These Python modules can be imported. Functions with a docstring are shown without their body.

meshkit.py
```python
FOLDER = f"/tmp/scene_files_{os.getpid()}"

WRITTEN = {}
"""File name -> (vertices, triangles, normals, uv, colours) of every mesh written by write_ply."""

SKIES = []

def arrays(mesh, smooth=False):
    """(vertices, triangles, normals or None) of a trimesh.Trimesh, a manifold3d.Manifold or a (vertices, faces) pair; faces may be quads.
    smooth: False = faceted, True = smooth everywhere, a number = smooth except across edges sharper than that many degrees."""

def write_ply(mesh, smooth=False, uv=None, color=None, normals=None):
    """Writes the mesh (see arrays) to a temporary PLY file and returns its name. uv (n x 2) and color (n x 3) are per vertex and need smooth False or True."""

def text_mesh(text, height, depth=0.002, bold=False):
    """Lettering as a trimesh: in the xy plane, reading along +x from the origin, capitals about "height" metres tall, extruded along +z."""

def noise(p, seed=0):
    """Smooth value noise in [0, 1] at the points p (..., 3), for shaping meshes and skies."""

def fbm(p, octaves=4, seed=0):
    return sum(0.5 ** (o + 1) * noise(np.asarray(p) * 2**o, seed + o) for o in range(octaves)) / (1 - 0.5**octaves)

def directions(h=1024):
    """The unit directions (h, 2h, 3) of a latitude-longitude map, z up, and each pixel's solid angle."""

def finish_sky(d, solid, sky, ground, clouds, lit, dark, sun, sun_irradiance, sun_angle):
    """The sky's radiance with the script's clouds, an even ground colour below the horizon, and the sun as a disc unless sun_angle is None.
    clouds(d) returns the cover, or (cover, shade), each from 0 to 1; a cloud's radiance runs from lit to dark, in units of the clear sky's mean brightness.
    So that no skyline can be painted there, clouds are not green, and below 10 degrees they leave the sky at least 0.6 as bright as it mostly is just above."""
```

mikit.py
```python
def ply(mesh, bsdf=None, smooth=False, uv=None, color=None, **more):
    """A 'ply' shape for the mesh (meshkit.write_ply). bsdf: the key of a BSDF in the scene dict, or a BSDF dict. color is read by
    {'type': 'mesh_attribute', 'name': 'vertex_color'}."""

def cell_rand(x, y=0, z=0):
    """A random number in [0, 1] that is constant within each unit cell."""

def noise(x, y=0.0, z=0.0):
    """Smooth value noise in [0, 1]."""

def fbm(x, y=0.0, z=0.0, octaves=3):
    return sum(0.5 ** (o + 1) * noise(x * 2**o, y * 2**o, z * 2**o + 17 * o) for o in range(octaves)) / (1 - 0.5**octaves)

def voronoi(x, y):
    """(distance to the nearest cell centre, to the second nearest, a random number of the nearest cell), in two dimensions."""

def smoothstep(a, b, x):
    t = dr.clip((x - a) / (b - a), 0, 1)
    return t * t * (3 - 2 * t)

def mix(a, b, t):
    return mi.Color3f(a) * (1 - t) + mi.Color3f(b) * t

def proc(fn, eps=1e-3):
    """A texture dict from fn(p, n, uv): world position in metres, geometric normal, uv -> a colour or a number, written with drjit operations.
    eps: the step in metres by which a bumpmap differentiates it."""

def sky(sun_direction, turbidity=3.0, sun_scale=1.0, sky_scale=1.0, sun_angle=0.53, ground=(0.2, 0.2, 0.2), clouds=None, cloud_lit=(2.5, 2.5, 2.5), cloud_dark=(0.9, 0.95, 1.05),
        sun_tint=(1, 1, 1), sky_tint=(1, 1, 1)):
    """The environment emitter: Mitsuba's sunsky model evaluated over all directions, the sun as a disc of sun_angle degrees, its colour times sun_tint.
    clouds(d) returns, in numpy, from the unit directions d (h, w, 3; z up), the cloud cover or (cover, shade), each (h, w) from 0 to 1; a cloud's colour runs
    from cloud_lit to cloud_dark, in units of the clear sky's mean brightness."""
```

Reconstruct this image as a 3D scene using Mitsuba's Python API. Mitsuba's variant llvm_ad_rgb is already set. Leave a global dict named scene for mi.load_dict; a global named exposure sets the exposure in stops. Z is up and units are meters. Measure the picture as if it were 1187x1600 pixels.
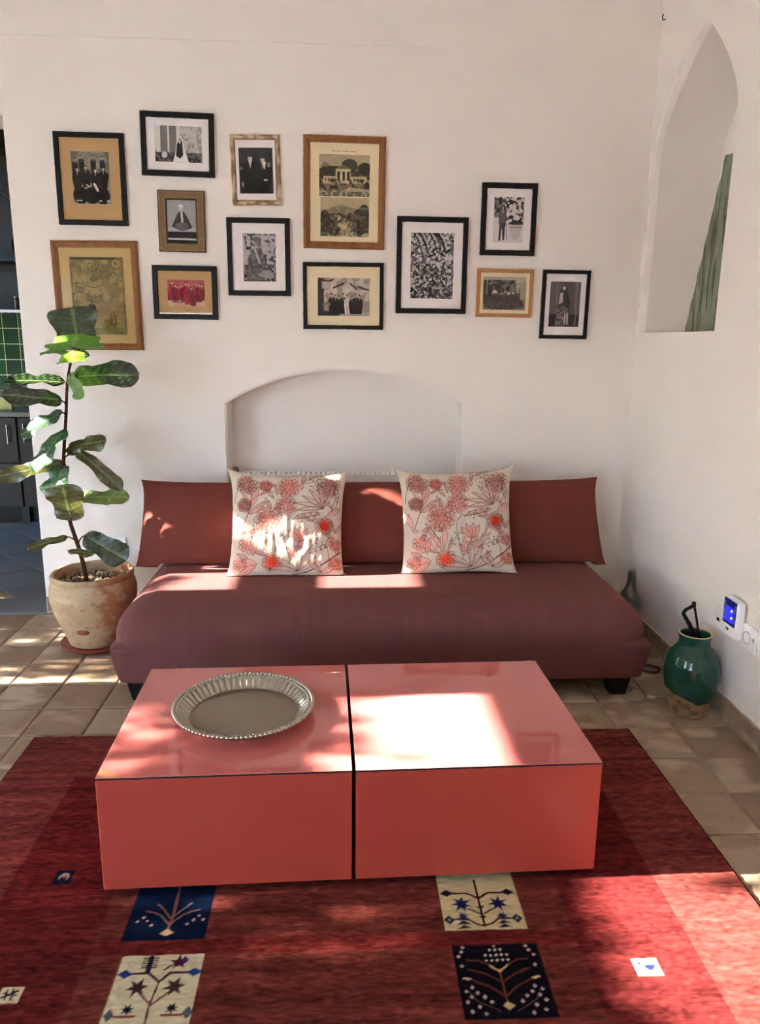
import math, random
import numpy as np, trimesh, mitsuba as mi, mikit, meshkit
import drjit as dr
from shapely.geometry import Polygon, box as sbox
from mikit import noise, fbm, cell_rand, smoothstep, mix, proc

T = mi.ScalarTransform4f
rng = np.random.default_rng(7)
scene, labels = {}, {}

def lin(r, g, b):
    c = np.array([r, g, b], float) / 255
    return np.where(c <= 0.04045, c / 12.92, ((c + 0.055) / 1.055) ** 2.4)

def rgb(r, g, b):
    return {'type': 'rgb', 'value': lin(r, g, b).tolist()}

# ------------------------------------------------------------------ camera, sky, sun, exposure
F_PX, PITCH, YAW, ROLL = 1177.3, 0.22217, 0.04994, 0.01072
_f = np.array([math.sin(YAW) * math.cos(PITCH), math.cos(YAW) * math.cos(PITCH), -math.sin(PITCH)])
_r = np.array([math.cos(YAW), -math.sin(YAW), 0.0]); _u = np.cross(_r, _f)
_up = -_r * math.sin(ROLL) + _u * math.cos(ROLL)
CAM = np.array([0, 0, 1.5])
scene['camera'] = {'type': 'perspective', 'fov': math.degrees(2 * math.atan(1187 / 2 / F_PX)), 'fov_axis': 'x', 'near_clip': 0.05, 'far_clip': 200.0,
                   'to_world': T().look_at(origin=CAM.tolist(), target=(CAM + _f).tolist(), up=_up.tolist())}
SUN = (-1.0, -0.02, 0.49)
SUN_SCALE, SKY_SCALE, exposure = 2.1, 2.25, 5.36
scene['sky'] = mikit.sky(SUN, turbidity=3.0, sun_scale=SUN_SCALE, sky_scale=SKY_SCALE, ground=(0.30, 0.27, 0.24), sun_tint=(0.80, 1.0, 1.35), sky_tint=(1.07, 0.99, 1.04))

# ------------------------------------------------------------------ mesh helpers
def add(key, mesh, bsdf, smooth=False, uv=None, color=None, label=None, cat=None, group=None, kind=None, tw=None):
    d = mikit.ply(mesh, bsdf, smooth=smooth, uv=uv, color=color)
    if tw is not None: d['to_world'] = tw
    put(key, d, label, cat, group, kind)
    return d

def put(key, d, label=None, cat=None, group=None, kind=None):
    assert key not in scene, key
    scene[key] = d
    tag(key, label, cat, group, kind)

def tag(key, label=None, cat=None, group=None, kind=None):
    e = {k: v for k, v in (('label', label), ('category', cat), ('group', group), ('kind', kind)) if v}
    if e: labels[key] = e

def nn(name, i):
    return name if i == 0 else '%s_%03d' % (name, i)

def cat_(ms):
    return trimesh.util.concatenate(ms)

def bx(x0, x1, y0, y1, z0, z1):
    m = trimesh.creation.box((x1 - x0, y1 - y0, z1 - z0)); m.apply_translation(((x0 + x1) / 2, (y0 + y1) / 2, (z0 + z1) / 2)); return m

def cbx(x0, x1, y0, y1, z0, z1, c=0.003):
    """box with chamfered edges"""
    a = np.array([(x1 - x0) / 2, (y1 - y0) / 2, (z1 - z0) / 2]); c = min(c, a.min() * 0.9)
    pts = [(sx * (a[0] - c * (k != 0)), sy * (a[1] - c * (k != 1)), sz * (a[2] - c * (k != 2))) for sx in (-1, 1) for sy in (-1, 1) for sz in (-1, 1) for k in range(3)]
    m = trimesh.convex.convex_hull(np.array(pts)); m.apply_translation(((x0 + x1) / 2, (y0 + y1) / 2, (z0 + z1) / 2)); return m

def rbx(x0, x1, y0, y1, z0, z1, r=0.01, sub=2):
    s = trimesh.creation.icosphere(subdivisions=sub, radius=r)
    pts = np.vstack([s.vertices + [x, y, z] for x in (x0 + r, x1 - r) for y in (y0 + r, y1 - r) for z in (z0 + r, z1 - r)])
    return trimesh.convex.convex_hull(pts)

def grid_mesh(P, flip=False, wrap=False):
    ny, nx = P.shape[:2]
    idx = np.arange(ny * nx).reshape(ny, nx)
    if wrap: idx = np.hstack([idx, idx[:, :1]])
    q = np.stack([idx[:-1, :-1], idx[:-1, 1:], idx[1:, 1:], idx[1:, :-1]], -1).reshape(-1, 4)
    f = np.vstack([q[:, [0, 1, 2]], q[:, [0, 2, 3]]])
    if flip: f = f[:, ::-1]
    return trimesh.Trimesh(P.reshape(-1, 3), f, process=False)

def lathe(prof, n=64, mod=None, c=(0, 0, 0)):
    """prof: (r, z) from bottom outside to top inside; mod(a, r, z) -> r, z"""
    a = np.linspace(0, 2 * np.pi, n, endpoint=False)
    rows = []
    for r, z in prof:
        R, Z = np.full(n, r, float), np.full(n, z, float)
        if mod is not None: R, Z = mod(a, R, Z)
        rows.append(np.stack([R * np.cos(a), R * np.sin(a), Z], -1))
    m = grid_mesh(np.array(rows) + np.array(c), wrap=True)
    return m

def spline(pts, n):
    from scipy.interpolate import CubicSpline
    p = np.asarray(pts, float); t = np.r_[0, np.cumsum(np.linalg.norm(np.diff(p, axis=0), axis=1))]
    return CubicSpline(t, p)(np.linspace(0, t[-1], n))

def tube(pts, rad, sides=8):
    p = np.asarray(pts, float); t = np.gradient(p, axis=0); t /= np.linalg.norm(t, axis=1, keepdims=True)
    ref = np.array([0.0, 0.0, 1.0]) if abs(t[0, 2]) < 0.9 else np.array([1.0, 0, 0])
    a = np.cross(t[0], ref); a /= np.linalg.norm(a); A = []
    for k in range(len(p)):
        a = a - t[k] * (a @ t[k]); a /= np.linalg.norm(a); A.append(a)
    A = np.array(A); B = np.cross(t, A); an = np.linspace(0, 2 * np.pi, sides, endpoint=False)
    rad = np.broadcast_to(rad, (len(p),))
    P = p[:, None] + rad[:, None, None] * (np.cos(an)[None, :, None] * A[:, None] + np.sin(an)[None, :, None] * B[:, None])
    m = grid_mesh(P, wrap=True); n = len(p) * sides
    v = np.vstack([m.vertices, p[0], p[-1]]); k = np.arange(sides)
    f = np.vstack([m.faces, np.stack([np.full(sides, n), (k + 1) % sides, k], 1), np.stack([np.full(sides, n + 1), (len(p) - 1) * sides + k, (len(p) - 1) * sides + (k + 1) % sides], 1)])
    return trimesh.Trimesh(v, f, process=False)

def extr(poly, depth):
    gs = getattr(poly, 'geoms', [poly])
    return cat_([trimesh.creation.extrude_polygon(g, depth, engine='earcut') for g in gs])

def xz_to_world(m, y_back):
    """extruded in xy along +z -> stands in the xz plane, front (extrusion end) facing -y"""
    v = m.vertices.copy(); m = trimesh.Trimesh(np.stack([v[:, 0], y_back - v[:, 2], v[:, 1]], -1), m.faces, process=False); return m

# ------------------------------------------------------------------ tiny numpy drawing board (weave / print colours on a regular grid of vertices)
class Board:
    def __init__(s, w, h, step, base):
        s.w, s.h, s.step = w, h, step
        nx, ny = max(2, int(round(w / step)) + 1), max(2, int(round(h / step)) + 1)
        s.x, s.y = np.linspace(0, w, nx), np.linspace(0, h, ny)
        s.X, s.Y = np.meshgrid(s.x, s.y); s.C = np.empty((ny, nx, 3)); s.C[:] = lin(*base); s.aa = step * 0.6
    def _sub(s, x0, x1, y0, y1):
        i0, i1 = np.searchsorted(s.x, [x0, x1]); j0, j1 = np.searchsorted(s.y, [y0, y1])
        return (slice(max(j0 - 1, 0), j1 + 1), slice(max(i0 - 1, 0), i1 + 1))
    def _mix(s, sl, a, col):
        s.C[sl] = s.C[sl] * (1 - a[..., None]) + lin(*col) * a[..., None]
    def line(s, pts, w, col, a=1.0):
        pts = np.asarray(pts, float)
        for p, q in zip(pts[:-1], pts[1:]):
            m = w + s.aa * 2; sl = s._sub(min(p[0], q[0]) - m, max(p[0], q[0]) + m, min(p[1], q[1]) - m, max(p[1], q[1]) + m)
            X, Y = s.X[sl], s.Y[sl]
            if X.size == 0: continue
            d = q - p; t = np.clip(((X - p[0]) * d[0] + (Y - p[1]) * d[1]) / max(d @ d, 1e-12), 0, 1)
            ds = np.hypot(X - p[0] - t * d[0], Y - p[1] - t * d[1])
            s._mix(sl, a * np.clip((w / 2 - ds) / s.aa + 0.5, 0, 1), col)
    def poly(s, pts, col, a=1.0):
        pts = np.asarray(pts, float); m = s.aa * 2
        sl = s._sub(pts[:, 0].min() - m, pts[:, 0].max() + m, pts[:, 1].min() - m, pts[:, 1].max() + m)
        X, Y = s.X[sl], s.Y[sl]
        if X.size == 0: return
        inside = np.zeros(X.shape, bool); ds = np.full(X.shape, 9e9)
        for p, q in zip(pts, np.roll(pts, -1, 0)):
            c = (p[1] > Y) != (q[1] > Y)
            with np.errstate(divide='ignore', invalid='ignore'):
                inside ^= c & (X < (q[0] - p[0]) * (Y - p[1]) / (q[1] - p[1]) + p[0])
            d = q - p; t = np.clip(((X - p[0]) * d[0] + (Y - p[1]) * d[1]) / max(d @ d, 1e-12), 0, 1)
            ds = np.minimum(ds, np.hypot(X - p[0] - t * d[0], Y - p[1] - t * d[1]))
        s._mix(sl, a * np.clip(np.where(inside, ds, -ds) / s.aa + 0.5, 0, 1), col)
    def ell(s, cx, cy, rx, ry, col, a=1.0, rot=0.0, n=24):
        t = np.linspace(0, 2 * np.pi, n, endpoint=False); u, v = rx * np.cos(t), ry * np.sin(t)
        s.poly(np.stack([cx + u * math.cos(rot) - v * math.sin(rot), cy + u * math.sin(rot) + v * math.cos(rot)], -1), col, a)
    def rect(s, x0, x1, y0, y1, col, a=1.0):
        s.poly([(x0, y0), (x1, y0), (x1, y1), (x0, y1)], col, a)
    def speck(s, amt, fx, fy, seed=0, octaves=3):
        n = meshkit.fbm(np.stack([s.X * fx, s.Y * fy, s.X * 0], -1), octaves, seed) - 0.5
        s.C *= (1 + amt * 2 * n)[..., None]; s.C = np.clip(s.C, 0, 1)
    def mottle(s, x0, x1, y0, y1, col, f, thr, seed=0, a=1.0, soft=0.06):
        sl = s._sub(x0, x1, y0, y1); X, Y = s.X[sl], s.Y[sl]
        n = meshkit.fbm(np.stack([X * f * 1.6, Y * f * 1.6, X * 0], -1), 5, seed)
        s._mix(sl, a * np.clip((n - thr) / soft, 0, 1), col)

# ------------------------------------------------------------------ materials
def two(d): return {'type': 'twosided', 'bsdf': d}
def matte(r, g, b): return two({'type': 'diffuse', 'reflectance': rgb(r, g, b)})
def gloss(r, g, b, rough=0.25, spec=0.5, metal=0.0): return two({'type': 'principled', 'base_color': rgb(r, g, b), 'roughness': rough, 'specular': spec, 'metallic': metal})
VC = {'type': 'mesh_attribute', 'name': 'vertex_color'}
M = scene
M['m_print'] = two({'type': 'diffuse', 'reflectance': VC})
M['m_vc_satin'] = two({'type': 'principled', 'base_color': VC, 'roughness': 0.45, 'specular': 0.4})
def col(*c): return mi.Color3f(*[float(x) for x in lin(*c)])
def plaster_fn(p, n, uv):
    t = fbm(p.x * 0.9 + 3, p.y * 0.9, p.z * 0.9, 2)
    return mix(lin(230, 224, 220).tolist(), lin(238, 232, 226).tolist(), t)
M['m_plaster'] = two({'type': 'bumpmap', 'relief': proc(lambda p, n, uv: fbm(p.x * 14, p.y * 14, p.z * 14, 3) * 0.003, 3e-3), 'bsdf': {'type': 'diffuse', 'reflectance': proc(plaster_fn)}})
def terracotta_fn(p, n, uv):
    cx, cy = dr.floor((p.x - 1.325) / 0.2335), dr.floor((p.y - 2.035) / 0.2246)
    r = cell_rand(cx, cy, 3)
    c = mix(lin(126, 102, 82).tolist(), lin(150, 130, 108).tolist(), r)
    b = fbm(p.x * 9 + r * 40, p.y * 9, 0.0, 4)
    c = mix(c, lin(120, 92, 70).tolist(), smoothstep(0.52, 0.78, b) * 0.55)
    return mix(c, lin(205, 188, 164).tolist(), smoothstep(0.55, 0.8, fbm(p.x * 5 + 9, p.y * 9 + r * 9, p.z * 30, 3)) * 0.4)
M['m_terracotta'] = two({'type': 'principled', 'base_color': proc(terracotta_fn), 'roughness': 0.5, 'specular': 0.35})
M['m_grout'] = matte(150, 132, 112)
M['m_white_grout'] = matte(205, 195, 185)
def weave(p):
    return (dr.sin(p.x * 2100) + dr.sin(p.z * 2100 + p.y * 900)) * 0.00012
def seat_fn(p, n, uv):
    t = fbm(p.x * 55, p.y * 2.0, p.z * 3.0, 3)
    k = fbm(p.x * 260, p.y * 260, p.z * 260, 2)
    return mix(lin(86, 49, 49).tolist(), lin(108, 66, 63).tolist(), t * 0.4 + k * 0.6)
M['m_seat'] = two({'type': 'principled', 'base_color': proc(seat_fn), 'roughness': 0.85, 'specular': 0.2, 'sheen': 0.6, 'sheen_tint': 0.5})
def cush_fn(p, n, uv):
    k = fbm(p.x * 240, p.y * 240, p.z * 240, 2)
    t = fbm(p.x * 40, p.y * 3.0, p.z * 3.0, 2)
    return mix(lin(94, 46, 39).tolist(), lin(110, 57, 48).tolist(), t * 0.4 + k * 0.6)
M['m_cushion'] = two({'type': 'principled', 'base_color': proc(cush_fn), 'roughness': 0.9, 'specular': 0.15, 'sheen': 0.4, 'sheen_tint': 0.5})
M['m_pink'] = two({'type': 'principled', 'base_color': rgb(156, 62, 52), 'roughness': 0.32, 'specular': 0.45})
M['m_glass_top'] = {'type': 'plastic', 'diffuse_reflectance': rgb(194, 106, 102), 'int_ior': 1.65, 'nonlinear': False}
M['m_glass_edge'] = gloss(30, 36, 42, 0.15, 0.6)
M['m_black'] = gloss(9, 8, 8, 0.45, 0.25)
M['m_dark'] = matte(26, 22, 20)
def wood_fn(p, n, uv):
    t = fbm(p.x * 60, p.y * 60, p.z * 5, 3)
    return mix(lin(104, 64, 30).tolist(), lin(150, 98, 50).tolist(), t)
M['m_wood'] = two({'type': 'principled', 'base_color': proc(wood_fn), 'roughness': 0.4, 'specular': 0.4})
M['m_light_wood'] = gloss(170, 120, 68, 0.4, 0.4)
M['m_mat_white'] = matte(232, 226, 226)
M['m_mat_tan'] = matte(190, 154, 108)
M['m_mat_cream'] = matte(226, 210, 176)
M['m_pane'] = {'type': 'thindielectric', 'int_ior': 1.35}
M['m_metal'] = two({'type': 'principled', 'base_color': rgb(178, 172, 158), 'metallic': 1.0, 'roughness': 0.24})
def engr(p, n, uv):
    x, y = p.x + 0.305, p.y - 2.15
    r = dr.sqrt(x * x + y * y); a = dr.atan2(y, x)
    ring = dr.sin(r * 260) * smoothstep(0.03, 0.05, r)
    return (ring * dr.sin(a * 24) * 0.35 + fbm(p.x * 30, p.y * 30, 0.0, 2) * 1.0) * 0.0003
M['m_tray_floor'] = two({'type': 'bumpmap', 'arbitrary': proc(engr, 1e-3), 'bsdf': {'type': 'principled', 'base_color': rgb(136, 124, 108), 'metallic': 0.9, 'roughness': 0.14}})
M['m_leaf'] = {'type': 'blendbsdf', 'weight': 0.09, 'a': {'type': 'principledthin', 'base_color': VC, 'roughness': 0.5, 'diff_trans': 0.75, 'spec_trans': 0.0},
               'b': two({'type': 'roughconductor', 'alpha': 0.16, 'specular_reflectance': {'type': 'rgb', 'value': [0.85, 0.95, 0.95]}})}
M['m_stem'] = matte(70, 46, 34)
def clay_fn(p, n, uv):
    x, y = p.x + 1.235, p.y - 3.62
    a = dr.atan2(y, x)
    n1 = fbm(p.x * 16, p.y * 16, p.z * 24, 4)
    c = mix(lin(146, 120, 90).tolist(), lin(176, 154, 122).tolist(), fbm(p.x * 5, p.y * 5, p.z * 9, 3))
    c = mix(c, lin(150, 90, 54).tolist(), smoothstep(0.05, 0.3, x / 0.2 - 0.25 + (n1 - 0.5)) * 0.8)
    c = mix(c, lin(190, 172, 142).tolist(), smoothstep(0.56, 0.7, n1) * 0.4)
    c = mix(c, lin(120, 76, 48).tolist(), smoothstep(0.62, 0.75, fbm(p.x * 40 + 5, p.y * 40, p.z * 40, 2)) * 0.35)
    return c
M['m_clay'] = two({'type': 'principled', 'base_color': proc(clay_fn), 'roughness': 0.55, 'specular': 0.3})
M['m_saucer'] = gloss(122, 58, 44, 0.35, 0.4)
def glaze_fn(p, n, uv):
    x, y = p.x - 1.438, p.y - 2.83
    a = dr.atan2(y, x)
    edge = 0.092 + 0.02 * dr.sin(a * 2.2 + 1.0) + 0.016 * (fbm(a * 3 + 20, p.z * 9, 0.0, 3) - 0.5) * 2
    g = mix(lin(11, 48, 39).tolist(), lin(22, 72, 58).tolist(), fbm(p.x * 12, p.y * 12, p.z * 20, 3))
    clay = mix(lin(140, 112, 82).tolist(), lin(100, 74, 52).tolist(), smoothstep(0.45, 0.7, fbm(p.x * 30, p.y * 30, p.z * 30, 3)))
    c = mix(clay, g, smoothstep(-0.002, 0.003, p.z - edge))
    return mix(c, lin(190, 160, 112).tolist(), smoothstep(0.350, 0.353, p.z))
M['m_glaze'] = two({'type': 'principled', 'base_color': proc(glaze_fn), 'roughness': 0.12, 'specular': 0.6})
def plank_fn(p, n, uv):
    t = fbm(p.y * 90, p.z * 5, 0.0, 3); s = fbm(p.y * 18 + 4, p.z * 12, 2.0, 4)
    c = mix(lin(104, 112, 96).tolist(), lin(142, 148, 130).tolist(), s)
    return mix(c, lin(52, 56, 44).tolist(), smoothstep(0.5, 0.66, t) * 0.7)
M['m_plank'] = two({'type': 'principled', 'base_color': proc(plank_fn), 'roughness': 0.8, 'specular': 0.2})
M['m_white_paint'] = gloss(226, 222, 216, 0.35, 0.4)
M['m_white_plastic'] = gloss(228, 228, 230, 0.35, 0.4)
M['m_bottle'] = {'type': 'thindielectric', 'int_ior': 1.5, 'specular_transmittance': {'type': 'rgb', 'value': [0.40, 0.45, 0.43]}}
M['m_foliage'] = {'type': 'principledthin', 'base_color': rgb(96, 128, 58), 'roughness': 0.6, 'diff_trans': 0.8, 'spec_trans': 0.0}
M['m_paving'] = matte(168, 168, 166)
# ------------------------------------------------------------------ the room
WY, WX, LX, RY = 4.07, 1.56, -2.95, -2.3          # back wall, right wall, left wall, rear wall
DX0, DX1, DZ = -2.78, -1.65, 2.55                 # the opening to the kitchen
def arch_profile(x0, x1, z0, zs, za, n=24):
    """segmental arch outline (x, z)"""
    w = (x1 - x0) / 2; h = za - zs; R = (w * w + h * h) / (2 * h); c = (x0 + x1) / 2; a0 = math.asin(w / R)
    arc = [(c + R * math.sin(a), za - R + R * math.cos(a)) for a in np.linspace(a0, -a0, n)]
    return [(x0, z0), (x1, z0)] + arc
AX0, AX1, AD = -0.622, 0.645, 0.20
arch = arch_profile(AX0, AX1, 0.0, 1.172, 1.35)
arch_out = arch_profile(AX0 - 0.008, AX1 + 0.008, -0.001, 1.178, 1.359)
front = sbox(DX1, 0, WX + 0.02, 2.9).difference(Polygon(arch_out))
add('wall_back', cat_([xz_to_world(extr(front, 0.012), WY + 0.012),
                       xz_to_world(extr(sbox(DX1, 0, WX + 0.02, 2.9).difference(Polygon(arch)), AD - 0.012), WY + AD),
                       bx(DX1, WX + 0.02, WY + AD, WY + AD + 0.05, 0, 2.9),
                       bx(LX, WX + 0.02, WY + 0.001, WY + AD + 0.05, 2.885, 3.45), trimesh.convex.convex_hull(np.array([(LX, WY - 0.012, z) for z in (2.904, 3.45)] + [(1.15, WY + 0.0012, z) for z in (2.904, 3.45)] + [(x, WY + 0.02, z) for x in (LX, 1.15) for z in (2.904, 3.45)])),
                       bx(LX - 0.2, DX0, WY, WY + AD + 0.05, 0, 2.9), bx(DX0, DX1, WY, WY + AD + 0.05, DZ, 2.9)]), 'm_plaster', kind='structure')
# pointed niche in the right wall, outline (y, z)
def ogive(y0, y1, z0, zs, za, n=14, grow=0.0):
    c = (y0 + y1) / 2
    left = [(y1 + grow, z0 - grow * 0.2), (y1 + grow, zs)]
    t = np.linspace(0, 1, n)
    def bez(p0, p1, p2): return [((1 - k) ** 2 * p0[0] + 2 * k * (1 - k) * p1[0] + k * k * p2[0], (1 - k) ** 2 * p0[1] + 2 * k * (1 - k) * p1[1] + k * k * p2[1]) for k in t]
    up = bez((y1 + grow, zs), (y1 - 0.06 + grow, zs + (za - zs) * 0.62), (c, za + grow))
    dn = bez((c, za + grow), (y0 + 0.05 - grow, zs + (za - zs) * 0.68), (y0 - grow, zs))
    return [(y0 - grow, z0 - grow * 0.2)] + left[:1] + up + dn[1:]
NY0, NY1, NZ0, NZS, NZA, ND = 3.195, 4.0, 1.56, 2.40, 2.865, 0.34
def resample(p, n):
    p = np.asarray(p, float); t = np.r_[0, np.cumsum(np.hypot(*np.diff(p, axis=0).T))]; q = np.linspace(0, t[-1], n)
    return np.stack([np.interp(q, t, p[:, 0]), np.interp(q, t, p[:, 1])], -1)
near = [(3.195, 1.56), (3.190, 2.24), (3.188, 2.386), (3.198, 2.452), (3.230, 2.527), (3.305, 2.633), (3.404, 2.741), (3.477, 2.807), (3.551, 2.87)]
far_in = [(3.551, 2.87), (3.69, 2.785), (3.865, 2.650), (3.950, 2.555), (3.992, 2.46), (4.004, 2.335), (4.008, 1.96), (4.016, 1.56)]
far_out = [(3.565, 2.898), (3.715, 2.825), (3.885, 2.685), (3.972, 2.58), (4.016, 2.486), (4.032, 2.33), (4.036, 1.96), (4.046, 1.56)]
near_out = [(3.1935, 1.558), (3.1885, 2.24), (3.1865, 2.387), (3.1965, 2.454), (3.2285, 2.53), (3.304, 2.637), (3.405, 2.747), (3.480, 2.815), (3.565, 2.898)]
og_in = [tuple(p) for p in np.vstack([resample(near, 22), resample(far_in, 26)[1:]])][::-1]
og_out = [tuple(p) for p in np.vstack([resample(near_out, 22), resample(far_out, 26)[1:]])][::-1]
def yz_wall(poly, x0, depth):
    m = extr(poly, depth); v = m.vertices; return trimesh.Trimesh(np.stack([x0 + v[:, 2], v[:, 0], v[:, 1]], -1), m.faces, process=False)
mid = [tuple(0.45 * np.array(p) + 0.55 * np.array(q)) for p, q in zip(og_out, og_in)]
rings = [[(WX, y, z) for y, z in og_out], [(WX + 0.006, y, z) for y, z in mid], [(WX + 0.03, y, z) for y, z in og_in], [(WX + ND, y, z) for y, z in og_in]]
niche = grid_mesh(np.array(rings), wrap=True)
add('wall_right', cat_([yz_wall(sbox(RY, 0, WY + 0.3, 3.45).difference(Polygon(og_out)), WX, 0.001), niche,
                        bx(WX + ND, WX + ND + 0.05, 2.9, 4.3, 1.3, 3.1), bx(WX + 0.002, WX + 0.4, RY, 3.1, 0, 3.45), bx(WX + 0.002, WX + 0.4, 4.06, 4.4, 0, 3.45), bx(WX + 0.002, WX + 0.4, 3.0, 4.1, 0, 1.5), bx(WX + 0.002, WX + 0.4, 3.0, 4.1, 2.93, 3.45)]), 'm_plaster', smooth=25, kind='structure')
# left wall: one wide glazed opening towards the garden and two narrow lights beside it
HEAD = 2.10
lights = [(-0.55, 0.30, 0.02, 1.67), (-0.55, 0.30, 1.78, HEAD), (0.36, 2.195, 0.02, 1.67), (0.36, 2.195, 1.78, HEAD),      # garden doors: a rail below the top lights
          (3.145, 3.39, 0.02, 1.69), (3.145, 3.34, 1.83, HEAD), (3.36, 3.58, 1.815, 1.955),
          (3.59, 3.812, 0.02, 1.38), (3.545, 3.615, 1.58, 1.71), (3.425, 3.505, 1.55, 1.80), (3.60, 3.73, 2.0, 2.22), (3.40, 3.58, 2.26, 2.40)]
lw = sbox(RY, 0, WY + 0.25, 3.45)
for a, b, z0, z1 in lights: lw = lw.difference(sbox(a, z0, b, z1))
add('wall_left', yz_wall(lw, LX - 0.12, 0.12), 'm_plaster', kind='structure')
rw = sbox(LX - 0.12, 0, WX + 0.3, 3.45).difference(sbox(-2.5, 0.7, -1.1, 1.85))
add('wall_rear', xz_to_world(extr(rw, 0.12), RY), 'm_plaster', kind='structure')
add('ceiling', bx(LX - 0.12, WX + 0.4, RY - 0.12, WY + 0.3, 3.45, 3.55), 'm_plaster', kind='structure')
# floor: mortar bed with single handmade tiles
add('floor', bx(LX - 0.15, WX + 0.05, RY - 0.15, WY + 0.01, -0.12, -0.006), 'm_grout', kind='structure')
PX, PY = 0.2335, 0.2246
def tile_mesh(w, h, t, bev=0.006):
    a, b = w / 2, h / 2
    lv = [(a, b, -t), (a, b, -bev * 0.7), (a - bev, b - bev, 0.0), (a - 0.03, b - 0.03, 0.0012)]
    P = np.array([[(x, y, z), (-x, y, z), (-x, -y, z), (x, -y, z)] for x, y, z in lv])
    m = grid_mesh(P, wrap=True); n = 12
    return trimesh.Trimesh(m.vertices, np.vstack([m.faces, [[n, n + 1, n + 2], [n, n + 2, n + 3]]]), process=False)
tile = mikit.ply(tile_mesh(PX - 0.007, PY - 0.007, 0.012), 'm_terracotta', smooth=False)
k = 0
for i in range(-18, 1):
    for j in range(-7, 9):
        x, y = 1.325 + (i + 0.5) * PX, 2.035 + (j + 0.5) * PY
        if -1.05 < x < 1.0 and 1.05 < y < 2.55: continue
        if x < LX + 0.05 or y > WY - 0.04: continue
        r = rng.uniform(-1, 1, 4)
        put(nn('floor__tile', k), {**tile, 'to_world': T().translate([x + r[0] * 0.0015, y + r[1] * 0.0015, r[2] * 0.0012]).rotate([0, 0, 1], float(r[3] * 0.7))}); k += 1
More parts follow.
